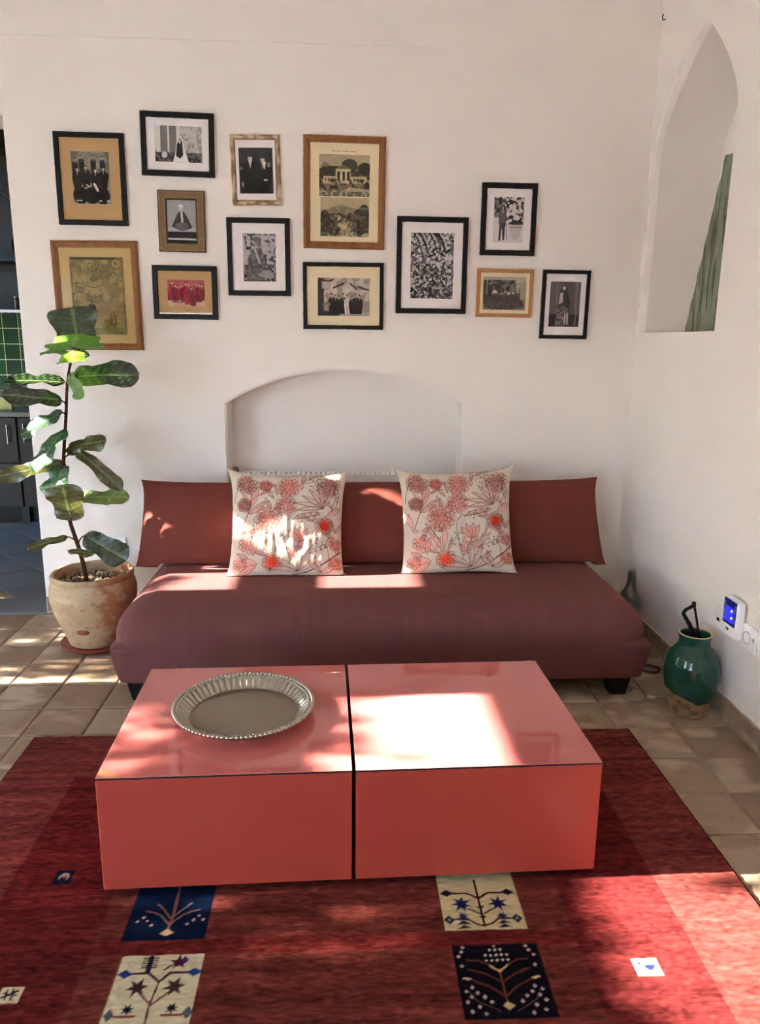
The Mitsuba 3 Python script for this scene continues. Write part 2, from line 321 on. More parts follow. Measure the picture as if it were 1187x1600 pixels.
# skirting tiles
sk = mikit.ply(cbx(-0.012, 0, -PY / 2 + 0.003, PY / 2 - 0.003, -0.05, 0.05, 0.003), 'm_terracotta')
add('baseboard_right', bx(WX - 0.006, WX + 0.001, -1.2, WY, 0, 0.103), 'm_white_grout', kind='structure')
for j in range(15):
    put(nn('baseboard_right__tile', j), {**sk, 'to_world': T().translate([WX - 0.001, 0.94 + j * 0.226, 0.051])})
add('baseboard_back', bx(DX1 + 0.002, WX - 0.02, WY - 0.006, WY + 0.001, 0, 0.10), 'm_white_grout', kind='structure')
sk2 = mikit.ply(cbx(-PX / 2 + 0.003, PX / 2 - 0.003, -0.012, 0, -0.049, 0.049, 0.003), 'm_terracotta')
for j in range(13):
    if j in (5, 6, 7, 8): continue
    put(nn('baseboard_back__tile', j), {**sk2, 'to_world': T().translate([DX1 + 0.12 + j * 0.2345, WY - 0.001, 0.05])})
# outside: paved terrace
add('terrace', bx(-30, 30, -30, 30, -0.40, -0.20), 'm_paving', kind='structure', label='pale paved terrace outside the windows')

# ------------------------------------------------------------------ kitchen seen through the opening
M['m_kitchen_tile'] = gloss(112, 114, 118, 0.4, 0.4)
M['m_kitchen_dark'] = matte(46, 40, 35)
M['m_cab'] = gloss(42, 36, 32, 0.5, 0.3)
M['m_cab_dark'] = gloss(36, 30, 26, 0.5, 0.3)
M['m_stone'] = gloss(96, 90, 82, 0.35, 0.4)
M['m_steel'] = gloss(120, 118, 116, 0.3, 0.5, 1.0)
KB = 6.78
add('kitchen_floor', bx(-4.4, -0.4, WY + 0.01, KB, -0.12, -0.008), 'm_grout', kind='structure')
kt = mikit.ply(tile_mesh(0.322, 0.322, 0.012, 0.004), 'm_kitchen_tile')
k = 0
for i in range(-9, 9):
    for j in range(-9, 9):
        x, y = -2.3 + (i - j) * 0.233, 5.4 + (i + j) * 0.233
        if -3.6 < x < -1.7 and WY + 0.26 < y < 6.15:
            put(nn('kitchen_floor__tile', k), {**kt, 'to_world': T().translate([x, y, float(rng.uniform(-0.001, 0.001))]).rotate([0, 0, 1], 45.0)}); k += 1
add('kitchen_floor__threshold', cbx(DX0, DX1, WY + 0.004, WY + 0.25, -0.02, 0.002, 0.003), 'm_kitchen_tile')
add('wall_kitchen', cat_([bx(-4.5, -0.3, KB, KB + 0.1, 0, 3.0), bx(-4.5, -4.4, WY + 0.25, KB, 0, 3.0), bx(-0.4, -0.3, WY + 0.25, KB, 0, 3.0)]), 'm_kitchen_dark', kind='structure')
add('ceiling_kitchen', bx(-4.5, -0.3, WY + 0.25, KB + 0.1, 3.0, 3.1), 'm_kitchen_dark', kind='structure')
cab = 'kitchen_cabinet'
tag(cab, 'grey lower kitchen cabinet with bar handles and black plinth beyond the doorway', 'cabinet')
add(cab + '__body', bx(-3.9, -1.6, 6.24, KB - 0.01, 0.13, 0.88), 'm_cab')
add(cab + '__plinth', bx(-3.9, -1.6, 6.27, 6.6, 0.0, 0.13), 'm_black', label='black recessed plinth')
k = 0
for x0, x1, z0, z1, hx, hz0, hz1 in ((-2.625, -2.18, 0.14, 0.875, -2.57, 0.68, 0.83), (-3.08, -2.64, 0.14, 0.5, None, 0, 0), (-3.08, -2.64, 0.51, 0.875, -2.70, 0.66, 0.82), (-2.17, -1.72, 0.14, 0.875, -2.12, 0.68, 0.83)):
    add(nn(cab + '__door', k), cbx(x0, x1, 6.22, 6.24, z0, z1, 0.003), 'm_cab')
    if hx: add(nn(cab + '__door', k) + '__handle', cat_([cbx(hx - 0.006, hx + 0.006, 6.18, 6.192, hz0, hz1, 0.003), bx(hx - 0.004, hx + 0.004, 6.19, 6.222, hz0 + 0.02, hz0 + 0.03), bx(hx - 0.004, hx + 0.004, 6.19, 6.222, hz1 - 0.03, hz1 - 0.02)]), 'm_steel')
    k += 1
add(cab + '__leg', bx(-2.66, -2.60, 6.23, 6.27, 0.0, 0.14), 'm_cab')
add('kitchen_worktop', cbx(-3.9, -1.6, 6.19, KB - 0.014, 0.88, 0.92, 0.004), 'm_stone', label='pale stone worktop on the grey kitchen cabinet', cat='worktop')
bs = 'wall_kitchen__backsplash'
add(bs, bx(-3.9, -1.6, KB - 0.012, KB - 0.001, 0.92, 1.71), gloss(196, 190, 130, 0.6, 0.2))
greens = [(8, 44, 30), (12, 58, 34), (10, 40, 36), (16, 66, 40)]
gl = [mikit.ply(cbx(-0.0615, 0.0615, -0.008, 0, -0.0615, 0.0615, 0.003), gloss(*g, 0.15, 0.5)) for g in greens]
k = 0
for i in range(-6, 11):
    for j in range(6):
        put(nn(bs + '__tile', k), {**gl[int(rng.integers(4))], 'to_world': T().translate([-3.10 + i * 0.131, KB - 0.011, 0.99 + j * 0.131])}); k += 1
sh = 'kitchen_shelf'
tag(sh, 'dark wall shelf unit with pale lower edge above the green kitchen tiles', 'shelf')
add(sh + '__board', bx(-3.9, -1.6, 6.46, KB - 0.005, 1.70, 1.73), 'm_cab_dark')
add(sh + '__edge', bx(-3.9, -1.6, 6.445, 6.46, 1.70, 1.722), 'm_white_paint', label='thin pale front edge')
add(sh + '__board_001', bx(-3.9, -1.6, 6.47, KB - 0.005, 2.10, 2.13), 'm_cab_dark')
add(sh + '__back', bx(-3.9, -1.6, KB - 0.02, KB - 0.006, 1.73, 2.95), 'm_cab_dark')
add('kitchen_jug', cat_([lathe([(0.001, 0), (0.06, 0.0), (0.095, 0.06), (0.10, 0.12), (0.07, 0.19), (0.04, 0.23), (0.05, 0.27), (0.046, 0.27), (0.036, 0.23)], 32, c=(-2.60, 6.62, 2.131))]), gloss(40, 26, 24, 0.25, 0.5), smooth=40, label='dark rounded jug on the upper kitchen shelf', cat='jug')
br = []
for q in range(9):
    a = rng.uniform(-1, 1, 3); p0 = np.array([-2.60, 6.62, 2.38])
    br.append(tube(spline([p0, p0 + [a[0] * 0.06, a[1] * 0.03, 0.15], p0 + [a[0] * 0.2, a[1] * 0.06, 0.3 + a[2] * 0.08]], 8), 0.004, 5))
add('dried_branches', cat_(br), matte(60, 48, 36), label='bunch of dried branches standing in the dark jug', cat='branches')
for q, (x, r, h) in enumerate(((-2.70, 0.035, 0.09), (-2.61, 0.03, 0.11), (-2.53, 0.032, 0.08))):
    g = nn('shelf_jar', q)
    tag(g, ['squat dark jar standing left of the tallest jar on the lower kitchen shelf', 'tallest of the small dark jars on the lower kitchen shelf', 'small dark jar right of the tallest one on the lower kitchen shelf'][q], 'jar', 'jars on the lower kitchen shelf')
    add(g + '__body', lathe([(0.001, 0), (r, 0), (r, h * 0.8), (r * 0.8, h * 0.9), (r * 0.8, h)], 24, c=(x, 6.60, 1.731)), gloss(66, 52, 44, 0.15, 0.6), smooth=40)
    add(g + '__lid', lathe([(r * 0.9, 0), (r * 0.9, 0.012), (0.001, 0.014)], 24, c=(x, 6.60, 1.731 + h)), 'm_steel', smooth=40)
add('tea_box', cbx(-2.86, -2.735, 6.40, 6.46, 0.921, 1.02, 0.003), matte(206, 190, 120), label='small yellow box standing on the kitchen worktop', cat='box')

# ------------------------------------------------------------------ rug
RX0, RX1, RY0, RY1 = -1.185, 1.14, 0.85, 2.692
bd = Board(RX1 - RX0, RY1 - RY0, 0.0032, (132, 62, 52))
ox, oy = -RX0, -RY0
def rr(x0, x1, y0, y1, c, a=1.0): bd.rect(x0 + ox, x1 + ox, y0 + oy, y1 + oy, c, a)
def rl(pts, w, c): bd.line([(x + ox, y + oy) for x, y in pts], w, c)
def rp(pts, c): bd.poly([(x + ox, y + oy) for x, y in pts], c)
def re(x, y, rx, ry, c, rot=0): bd.ell(x + ox, y + oy, rx, ry, c, 1, rot, 12)
MUT, RED, MID = (108, 52, 48), (90, 33, 33), (98, 46, 41)
rr(RX0, RX1, RY0, RY1, MUT)
rr(-0.93, 0.885, RY0, 2.40, RED); rr(-0.63, 0.595, RY0, 2.13, MID)
rr(-0.63, 0.595, 1.60, 1.65, (96, 28, 28), 0.6)
bd.speck(0.45, 2.2, 46, 3, 3); bd.speck(0.35, 40, 130, 5, 2); bd.speck(0.5, 48, 210, 9, 2)
NAVY, CREAM, INK, BLK = (14, 24, 46), (194, 182, 150), (30, 24, 44), (18, 16, 24)
def star(x, y, r, c, n=6, rot=0.3):
    t = np.linspace(0, 2 * np.pi, 2 * n, endpoint=False) + rot
    q = np.where(np.arange(2 * n) % 2 == 0, r, r * 0.42); rp(list(zip(x + q * np.cos(t), y + q * np.sin(t))), c)
def diamond(x, y, a, b, c): rp([(x - a, y), (x, y + b), (x + a, y), (x, y - b)], c)
# blue panel
rr(-0.565, -0.355, 1.648, 1.87, NAVY)
cx = -0.455
rl([(cx, 1.68), (cx + 0.004, 1.72), (cx, 1.86)], 0.007, (120, 78, 66))
for sg in (-1, 1):
    rl([(cx, 1.70), (cx + sg * 0.03, 1.735), (cx + sg * 0.05, 1.745), (cx + sg * 0.07, 1.75)], 0.004, (130, 96, 88))
    rl([(cx, 1.72), (cx + sg * 0.025, 1.755), (cx + sg * 0.045, 1.775)], 0.004, (120, 90, 88))
    for dx, dy in ((0.085, 1.715), (0.072, 1.728), (0.06, 1.715), (0.046, 1.70)): diamond(cx + sg * dx, dy, 0.005, 0.005, (196, 170, 160))
rp([(cx - 0.018, 1.672), (cx, 1.688), (cx + 0.018, 1.672), (cx, 1.662)], (196, 160, 120))
# white panel
rr(-0.545, -0.345, 1.40, 1.60, CREAM)
cx = -0.443
rl([(cx, 1.40), (cx - 0.003, 1.45), (cx + 0.004, 1.52)], 0.005, (70, 30, 40))
for sg in (-1, 1):
    rl([(cx + 0.004, 1.52), (cx + sg * 0.025, 1.545), (cx + sg * 0.065, 1.546)], 0.007, (60, 24, 36)); diamond(cx + sg * 0.082, 1.545, 0.02, 0.013, (34, 54, 112))
    rl([(cx, 1.455), (cx + sg * 0.02, 1.475), (cx + sg * 0.04, 1.495)], 0.005, (110, 50, 54)); star(cx + sg * 0.043, 1.505, 0.028, (58, 40, 40), 6, 0.2)
    star(cx + sg * 0.05, 1.445, 0.017, INK, 7); rl([(cx + sg * 0.03, 1.428), (cx + sg * 0.075, 1.428)], 0.006, (120, 34, 48)); diamond(cx + sg * 0.088, 1.432, 0.012, 0.018, (70, 80, 84))
for q in range(5): rl([(cx - 0.047, 1.562 + q * 0.007), (cx - 0.013, 1.562 + q * 0.007)], 0.004, INK)
rl([(cx - 0.03, 1.552), (cx - 0.03, 1.593)], 0.012, INK)
star(cx + 0.04, 1.577, 0.024, (70, 26, 44), 5, 0.4); diamond(cx + 0.052, 1.582, 0.009, 0.014, (60, 40, 100)); rl([(cx + 0.008, 1.555), (cx + 0.03, 1.572)], 0.005, (90, 36, 40))
# cream panel on the right
rr(0.262, 0.478, 1.655, 1.87, (190, 176, 136))
cx = 0.368
rl([(cx, 1.668), (cx, 1.84)], 0.006, (70, 24, 34))
for sg in (-1, 1):
    rl([(cx, 1.668), (cx + sg * 0.02, 1.675), (cx + sg * 0.04, 1.692), (cx + sg * 0.085, 1.692)], 0.006, (70, 24, 34))
    diamond(cx + sg * 0.09, 1.692, 0.015, 0.016, INK); diamond(cx + sg * 0.09, 1.692, 0.006, 0.007, (120, 130, 150))
    star(cx + sg * 0.052, 1.702, 0.018, (30, 32, 76), 8); rp([(cx + sg * 0.034, 1.675), (cx + sg * 0.053, 1.688), (cx + sg * 0.072, 1.675)], INK); rp([(cx + sg * 0.034, 1.662), (cx + sg * 0.053, 1.674), (cx + sg * 0.072, 1.662)], INK)
    rl([(cx, 1.708), (cx + sg * 0.022, 1.722), (cx + sg * 0.04, 1.735)], 0.005, (60, 26, 36)); star(cx + sg * 0.05, 1.748, 0.03, (26, 28, 70), 7, 0.5); diamond(cx + sg * 0.034, 1.735, 0.004, 0.004, (220, 214, 204))
    rl([(cx, 1.768), (cx + sg * 0.03, 1.788), (cx + sg * 0.075, 1.79)], 0.007, (60, 20, 30)); diamond(cx + sg * 0.085, 1.79, 0.018, 0.014, INK)
for q in (1.697, 1.733): rp([(cx - 0.012, q + 0.006), (cx + 0.012, q + 0.006), (cx, q - 0.006)], INK)
# black panel
rr(0.271, 0.488, 1.39, 1.605, BLK)
cx = 0.378
for q, n in ((1.60, 1), (1.588, 3), (1.572, 5), (1.556, 5)):
    for t in range(n): diamond(cx + (t - (n - 1) / 2) * 0.0135, q, 0.0042, 0.004, (214, 200, 190))
rl([(cx, 1.42), (cx, 1.53)], 0.005, (96, 52, 40))
for sg in (-1, 1):
    rl([(cx, 1.522), (cx + sg * 0.024, 1.542)], 0.005, (190, 160, 110))
    rl([(cx + sg * 0.024, 1.542), (cx + sg * 0.05, 1.557), (cx + sg * 0.075, 1.558)], 0.005, (84, 46, 40))
    for q in (0, 1): rl([(cx, 1.49 - q * 0.04), (cx + sg * 0.035, 1.515 - q * 0.035), (cx + sg * 0.075, 1.53 - q * 0.03)], 0.006, (80, 42, 36))
    rp([(cx + sg * 0.072, 1.503), (cx + sg * 0.09, 1.508), (cx + sg * 0.096, 1.503), (cx + sg * 0.08, 1.498)], (206, 178, 150))
    for dx, dy in ((0.075, 1.478), (0.09, 1.468), (0.065, 1.462), (0.08, 1.452), (0.05, 1.45), (0.092, 1.438), (0.066, 1.425), (0.036, 1.436), (0.085, 1.412), (0.055, 1.405), (0.09, 1.54), (0.085, 1.585), (0.094, 1.57), (0.08, 1.598)): diamond(cx + sg * dx, dy, 0.0055, 0.0055, (188, 160, 158))
    rl([(cx + sg * 0.02, 1.41), (cx + sg * 0.07, 1.44), (cx + sg * 0.088, 1.47)], 0.002, (90, 70, 60))
rp([(cx - 0.012, 1.425), (cx, 1.437), (cx + 0.016, 1.425), (cx, 1.412)], (196, 170, 120))
# small squares
rr(-0.815, -0.768, 1.864, 1.921, (20, 22, 44)); re(-0.791, 1.894, 0.015, 0.016, (150, 140, 140)); re(-0.791, 1.888, 0.009, 0.011, (20, 22, 44)); re(-0.791, 1.894, 0.004, 0.005, (160, 90, 80))
rr(-0.80, -0.748, 1.474, 1.52, (196, 178, 146)); rl([(-0.79, 1.49), (-0.76, 1.508)], 0.006, INK); rl([(-0.785, 1.51), (-0.782, 1.485)], 0.005, INK); rl([(-0.772, 1.512), (-0.768, 1.483)], 0.005, INK); rl([(-0.79, 1.502), (-0.76, 1.496)], 0.004, INK)
rr(0.71, 0.772, 1.496, 1.547, (214, 202, 176)); re(0.748, 1.522, 0.013, 0.009, (34, 48, 96)); rl([(0.736, 1.524), (0.727, 1.534), (0.722, 1.531)], 0.005, (30, 36, 70)); rl([(0.744, 1.514), (0.744, 1.505)], 0.003, (120, 40, 50)); rl([(0.751, 1.514), (0.751, 1.505)], 0.003, (120, 40, 50)); rl([(0.758, 1.526), (0.766, 1.53)], 0.005, (30, 36, 70))
for x in (RX0, RX1): rl([(x, RY0), (x, RY1)], 0.02, (44, 16, 20))
bd.speck(0.14, 60, 200, 9, 1); bd.C *= 0.86
X, Y = bd.X - ox, bd.Y - oy
edge = np.minimum(np.minimum(X - RX0, RX1 - X), np.minimum(Y - RY0, RY1 - Y))
Z = 0.0125 * np.clip(edge / 0.012, 0, 1) ** 0.5 + 0.0028 * (meshkit.noise(np.stack([X * 70, Y * 200, X * 0], -1), 9) - 0.5) + 0.0012 * (meshkit.noise(np.stack([X * 14, Y * 70, X * 0], -1), 6) - 0.5)
wob = 0.004 * (meshkit.noise(np.stack([Y * 3, Y * 0, Y * 0], -1), 8) - 0.5); wy = 0.006 * (meshkit.noise(np.stack([X * 3, X * 0, X * 0], -1), 9) - 0.5)
tag('rug', 'deep red handwoven pile rug with small tree and bird motifs under the coffee table', 'rug')
add('rug__pile', grid_mesh(np.stack([X + wob, Y + wy, Z], -1)), 'm_print', smooth=True, color=np.clip(bd.C, 0, 1).reshape(-1, 3))
fr = []
for x in np.arange(RX0 + 0.01, RX1 - 0.01, 0.006):
    d = rng.uniform(-0.004, 0.004, 2); fr.append(tube([(x, RY1 - 0.004, 0.006), (x + d[0], RY1 + 0.009, 0.005), (x + d[0] * 2, RY1 + 0.016 + d[1], 0.0035)], [0.0022, 0.002, 0.0014], 4))
add('rug__fringe', cat_(fr), matte(150, 136, 120), kind='stuff', label='short grey fringe along the far end')

# ------------------------------------------------------------------ coffee table: two cubes side by side
def rotz(m, a, c):
    m = m.copy(); m.apply_transform(trimesh.transformations.rotation_matrix(a, [0, 0, 1], [*c, 0])); return m
for q, (x0, x1) in enumerate(((-0.652, 0.024), (0.034, 0.716))):
    t = nn('coffee_table', q); c0 = (0.035, 1.826)
    y0, y1 = 1.826, 2.506
    tag(t, ['left pink lacquered coffee table cube, carrying the metal tray', 'right pink lacquered coffee table cube, with nothing on it'][q], 'coffee table', 'pink coffee table cubes on the red rug')
    add(t + '__body', rotz(cbx(x0, x1, y0, y1, 0.035, 0.368, 0.0025), 0.0275, c0), 'm_pink')
    add(t + '__glass_top', rotz(cbx(x0, x1, y0, y1, 0.3685, 0.3745, 0.0012), 0.0275, c0), 'm_glass_top', label='glass sheet over pink lacquer')
    e = 0.0007
    add(t + '__glass_top__edge', rotz(cat_([bx(x0 - e, x1 + e, y0 - e, y0, 0.3688, 0.3732), bx(x0 - e, x1 + e, y1, y1 + e, 0.3688, 0.3732), bx(x0 - e, x0, y0, y1, 0.3688, 0.3732), bx(x1, x1 + e, y0, y1, 0.3688, 0.3732)]), 0.0275, c0), 'm_glass_edge', label='dark polished glass edge')
    add(t + '__plinth', rotz(bx(x0 + 0.07, x1 - 0.07, y0 + 0.07, y1 - 0.07, 0.0162, 0.035), 0.0275, c0), 'm_dark', label='dark recessed plinth')
# tray
tr = 'tray'; TC = (-0.305, 2.15, 0.3748)
tag(tr, 'round engraved metal tray with a fluted side and beaded rim on the left pink table', 'tray')
add(tr + '__base', lathe([(0.155, 0.0), (0.161, 0.002), (0.1635, 0.005), (0.155, 0.0062), (0.12, 0.0055), (0.08, 0.006), (0.04, 0.0055), (0.001, 0.006)], 96, c=TC), 'm_tray_floor', smooth=40, label='flat engraved tray floor')
def flute(a, r, z):
    k = np.clip((r - 0.164) / 0.008, 0, 1) * np.clip((0.203 - r) / 0.006, 0, 1)
    return r + 0.0022 * np.cos(a * 56) * k, z - 0.0014 * np.cos(a * 56) * k
add(tr + '__fluted_wall', lathe([(0.155, 0.0), (0.169, 0.006), (0.186, 0.022), (0.196, 0.031), (0.202, 0.034), (0.202, 0.0355), (0.195, 0.0325), (0.184, 0.0235), (0.175, 0.0135), (0.168, 0.007), (0.163, 0.0055)], 448, mod=flute, c=TC), 'm_metal', smooth=50)
add(tr + '__rim', lathe([(0.200, 0.0335), (0.212, 0.034), (0.2135, 0.036), (0.212, 0.0378), (0.204, 0.0368), (0.200, 0.0352)], 120, c=TC), 'm_metal', smooth=40)
bead = trimesh.creation.icosphere(subdivisions=1, radius=0.0066)
beads = []
for R, dz, n, sc in ((0.2105, 0.0368, 98, 1.0), (0.1985, 0.0352, 120, 0.6)):
    for a in np.linspace(0, 2 * np.pi, n, endpoint=False): beads.append(trimesh.Trimesh(bead.vertices * sc + np.array([R * math.cos(a) + TC[0], R * math.sin(a) + TC[1], TC[2] + dz]), bead.faces, process=False))
add(tr + '__beading', cat_(beads), 'm_metal', smooth=True, kind='stuff', label='rows of small round beads along the rim')

# ------------------------------------------------------------------ sofa
so = 'sofa'
tag(so, 'low armless sofa in dusty mauve fabric on black tapered legs', 'sofa')
SX0, SX1, SY0, SY1, SZ0, SZ1 = -0.965, 1.315, 2.93, 3.93, 0.088, 0.425
def seat_mesh():
    n = 34
    def axis(a, b, r):
        e = r * (1 - np.cos(np.linspace(0, np.pi / 2, 9)))
        return np.r_[a + e, np.linspace(a + r, b - r, n)[1:-1], b - e[::-1]]
    m = trimesh.creation.box((2, 2, 2))
    for _ in range(5): m = m.subdivide()
    v = m.vertices.copy()
    hx, hy, hz = (SX1 - SX0) / 2, (SY1 - SY0) / 2, (SZ1 - SZ0) / 2
    p = v * [hx, hy, hz]
    r = np.where(v[:, 2] > 0, 0.15, 0.03)[:, None]
    lim = np.array([hx, hy, hz]) - np.minimum(r, 0.165)
    c = np.clip(p, -lim, lim); d = p - c; L = np.linalg.norm(d, axis=1, keepdims=True)
    # stretch each edge band so that the rounding takes the whole radius
    p = np.where(L > 1e-9, c + d / np.maximum(L, 1e-9) * np.minimum(r, 0.165) * np.clip(np.abs(d).max(1, keepdims=True) / np.minimum(r, 0.165), 0, 1), p)
    z = (p[:, 2] + hz) / (2 * hz)
    taper = 1 - 0.032 * np.clip((0.62 - z) / 0.62, 0, 1) ** 2 - 0.012 * np.clip((z - 0.62) / 0.38, 0, 1) ** 2
    p[:, 0] *= 1 - (1 - taper) * 0.9; p[:, 1] *= 1 - (1 - taper) * 1.2
    crown = 0.006 * (1 - (p[:, 0] / hx) ** 2) * (1 - (p[:, 1] / hy) ** 2)
    p[:, 2] += np.where(v[:, 2] > 0.99, crown, 0)
    return trimesh.Trimesh(p + [(SX0 + SX1) / 2, (SY0 + SY1) / 2, (SZ0 + SZ1) / 2], m.faces, process=False)
add(so + '__seat', seat_mesh(), 'm_seat', smooth=True)
def leg_mesh(x, y):
    P = np.array([[(x + sx * w, y + sy * w, z) for sx, sy in ((1, 1), (-1, 1), (-1, -1), (1, -1))] for w, z in ((0.033, 0.001), (0.034, 0.003), (0.049, 0.089))])
    m = grid_mesh(P, wrap=True); return trimesh.Trimesh(m.vertices, np.vstack([m.faces, [[0, 2, 1], [0, 3, 2], [8, 9, 10], [8, 10, 11]]]), process=False)
for q, (x, y) in enumerate(((-0.86, 3.03), (1.20, 3.03), (-0.86, 3.80), (1.20, 3.80))):
    add(nn(so + '__leg', q), leg_mesh(x, y), 'm_black')

def pillow(W, H, TH, n, m, pinch=0.05, ear=0.0, seed=0, wr=0.004, lump=0.0, px=None, taper=0.0):
    s, t = np.linspace(-1, 1, n), np.linspace(-1, 1, m)
    S, Q = np.meshgrid(s, t)
    x = S * W / 2 * (1 - (pinch if px is None else px) * (1 - Q ** 2) * np.abs(S)) * (1 - taper * (Q + 1) / 2); y = Q * H / 2 * (1 - pinch * (1 - S ** 2) * np.abs(Q) * W / max(W, H) )
    x = x + ear * np.sign(S) * (np.abs(S) ** 8) * (np.abs(Q) ** 8); y = y + ear * np.sign(Q) * (np.abs(Q) ** 8) * (np.abs(S) ** 8)
    th = TH / 2 * ((1 - np.abs(S) ** 3.2) * (1 - np.abs(Q) ** 2.6)) ** 0.55
    nz = meshkit.fbm(np.stack([x * 7, y * 7, x * 0], -1), 3, seed) - 0.5
    nz = nz * lump + wr * (meshkit.fbm(np.stack([x * 30, y * 12, x * 0], -1), 2, seed + 3) - 0.5)
    th = np.maximum(th + nz * np.clip(th / (TH / 2), 0, 1), 0)
    return S, Q, np.stack([x, -th, y], -1), np.stack([x, th, y], -1)
def place_pillow(F, B, c, lean, tilt=0.0, yaw=0.0):
    R = trimesh.transformations.rotation_matrix(yaw, [0, 0, 1]) @ trimesh.transformations.rotation_matrix(-lean, [1, 0, 0]) @ trimesh.transformations.rotation_matrix(tilt, [0, 1, 0])
    out = []
    for P in (F, B): out.append(P @ R[:3, :3].T + np.array(c))
    return out
def seat_z(P):
    hx, hy = (SX1 - SX0) / 2, (SY1 - SY0) / 2; u = (P[..., 0] - (SX0 + SX1) / 2) / hx; v = (P[..., 1] - (SY0 + SY1) / 2) / hy
    d = np.clip((np.abs(u) - 1) * hx + 0.17, 0, 0.15)
    return np.where(np.abs(u) < 1.0, SZ1 + 0.0075 * np.clip(1 - u * u, 0, 1) * np.clip(1 - v * v, 0, 1) - 0.15 + np.sqrt(0.0225 - d * d) + 0.0015, -1)
def rest_on_seat(*Ps):
    out = []
    for P in Ps:
        P = P.copy(); P[..., 2] = np.maximum(np.maximum(P[..., 2], seat_z(P)), np.where(np.abs(P[..., 0] - (SX0 + SX1) / 2) > (SX1 - SX0) / 2 - 0.06, 0.412, 0.4325)); out.append(P)
    return out
def closed(F, B):
    F, B = rest_on_seat(F, B)
    a, b = grid_mesh(F), grid_mesh(B, flip=True)
    return trimesh.Trimesh(np.vstack([a.vertices, b.vertices]), np.vstack([a.faces, b.faces + len(a.vertices)]), process=False)
# one long back cushion
S, Q, F, B = pillow(2.335, 0.43, 0.22, 150, 40, 0.012, 0.016, 11, 0.006, 0.035, 0.008, 0.030)
F, B = place_pillow(F, B, (0.150, 3.665, 0.609), math.radians(17), -0.008)
add('back_cushion', closed(F, B), 'm_cushion', smooth=True, label='long rust coloured back cushion along the rear of the mauve sofa', cat='cushion')

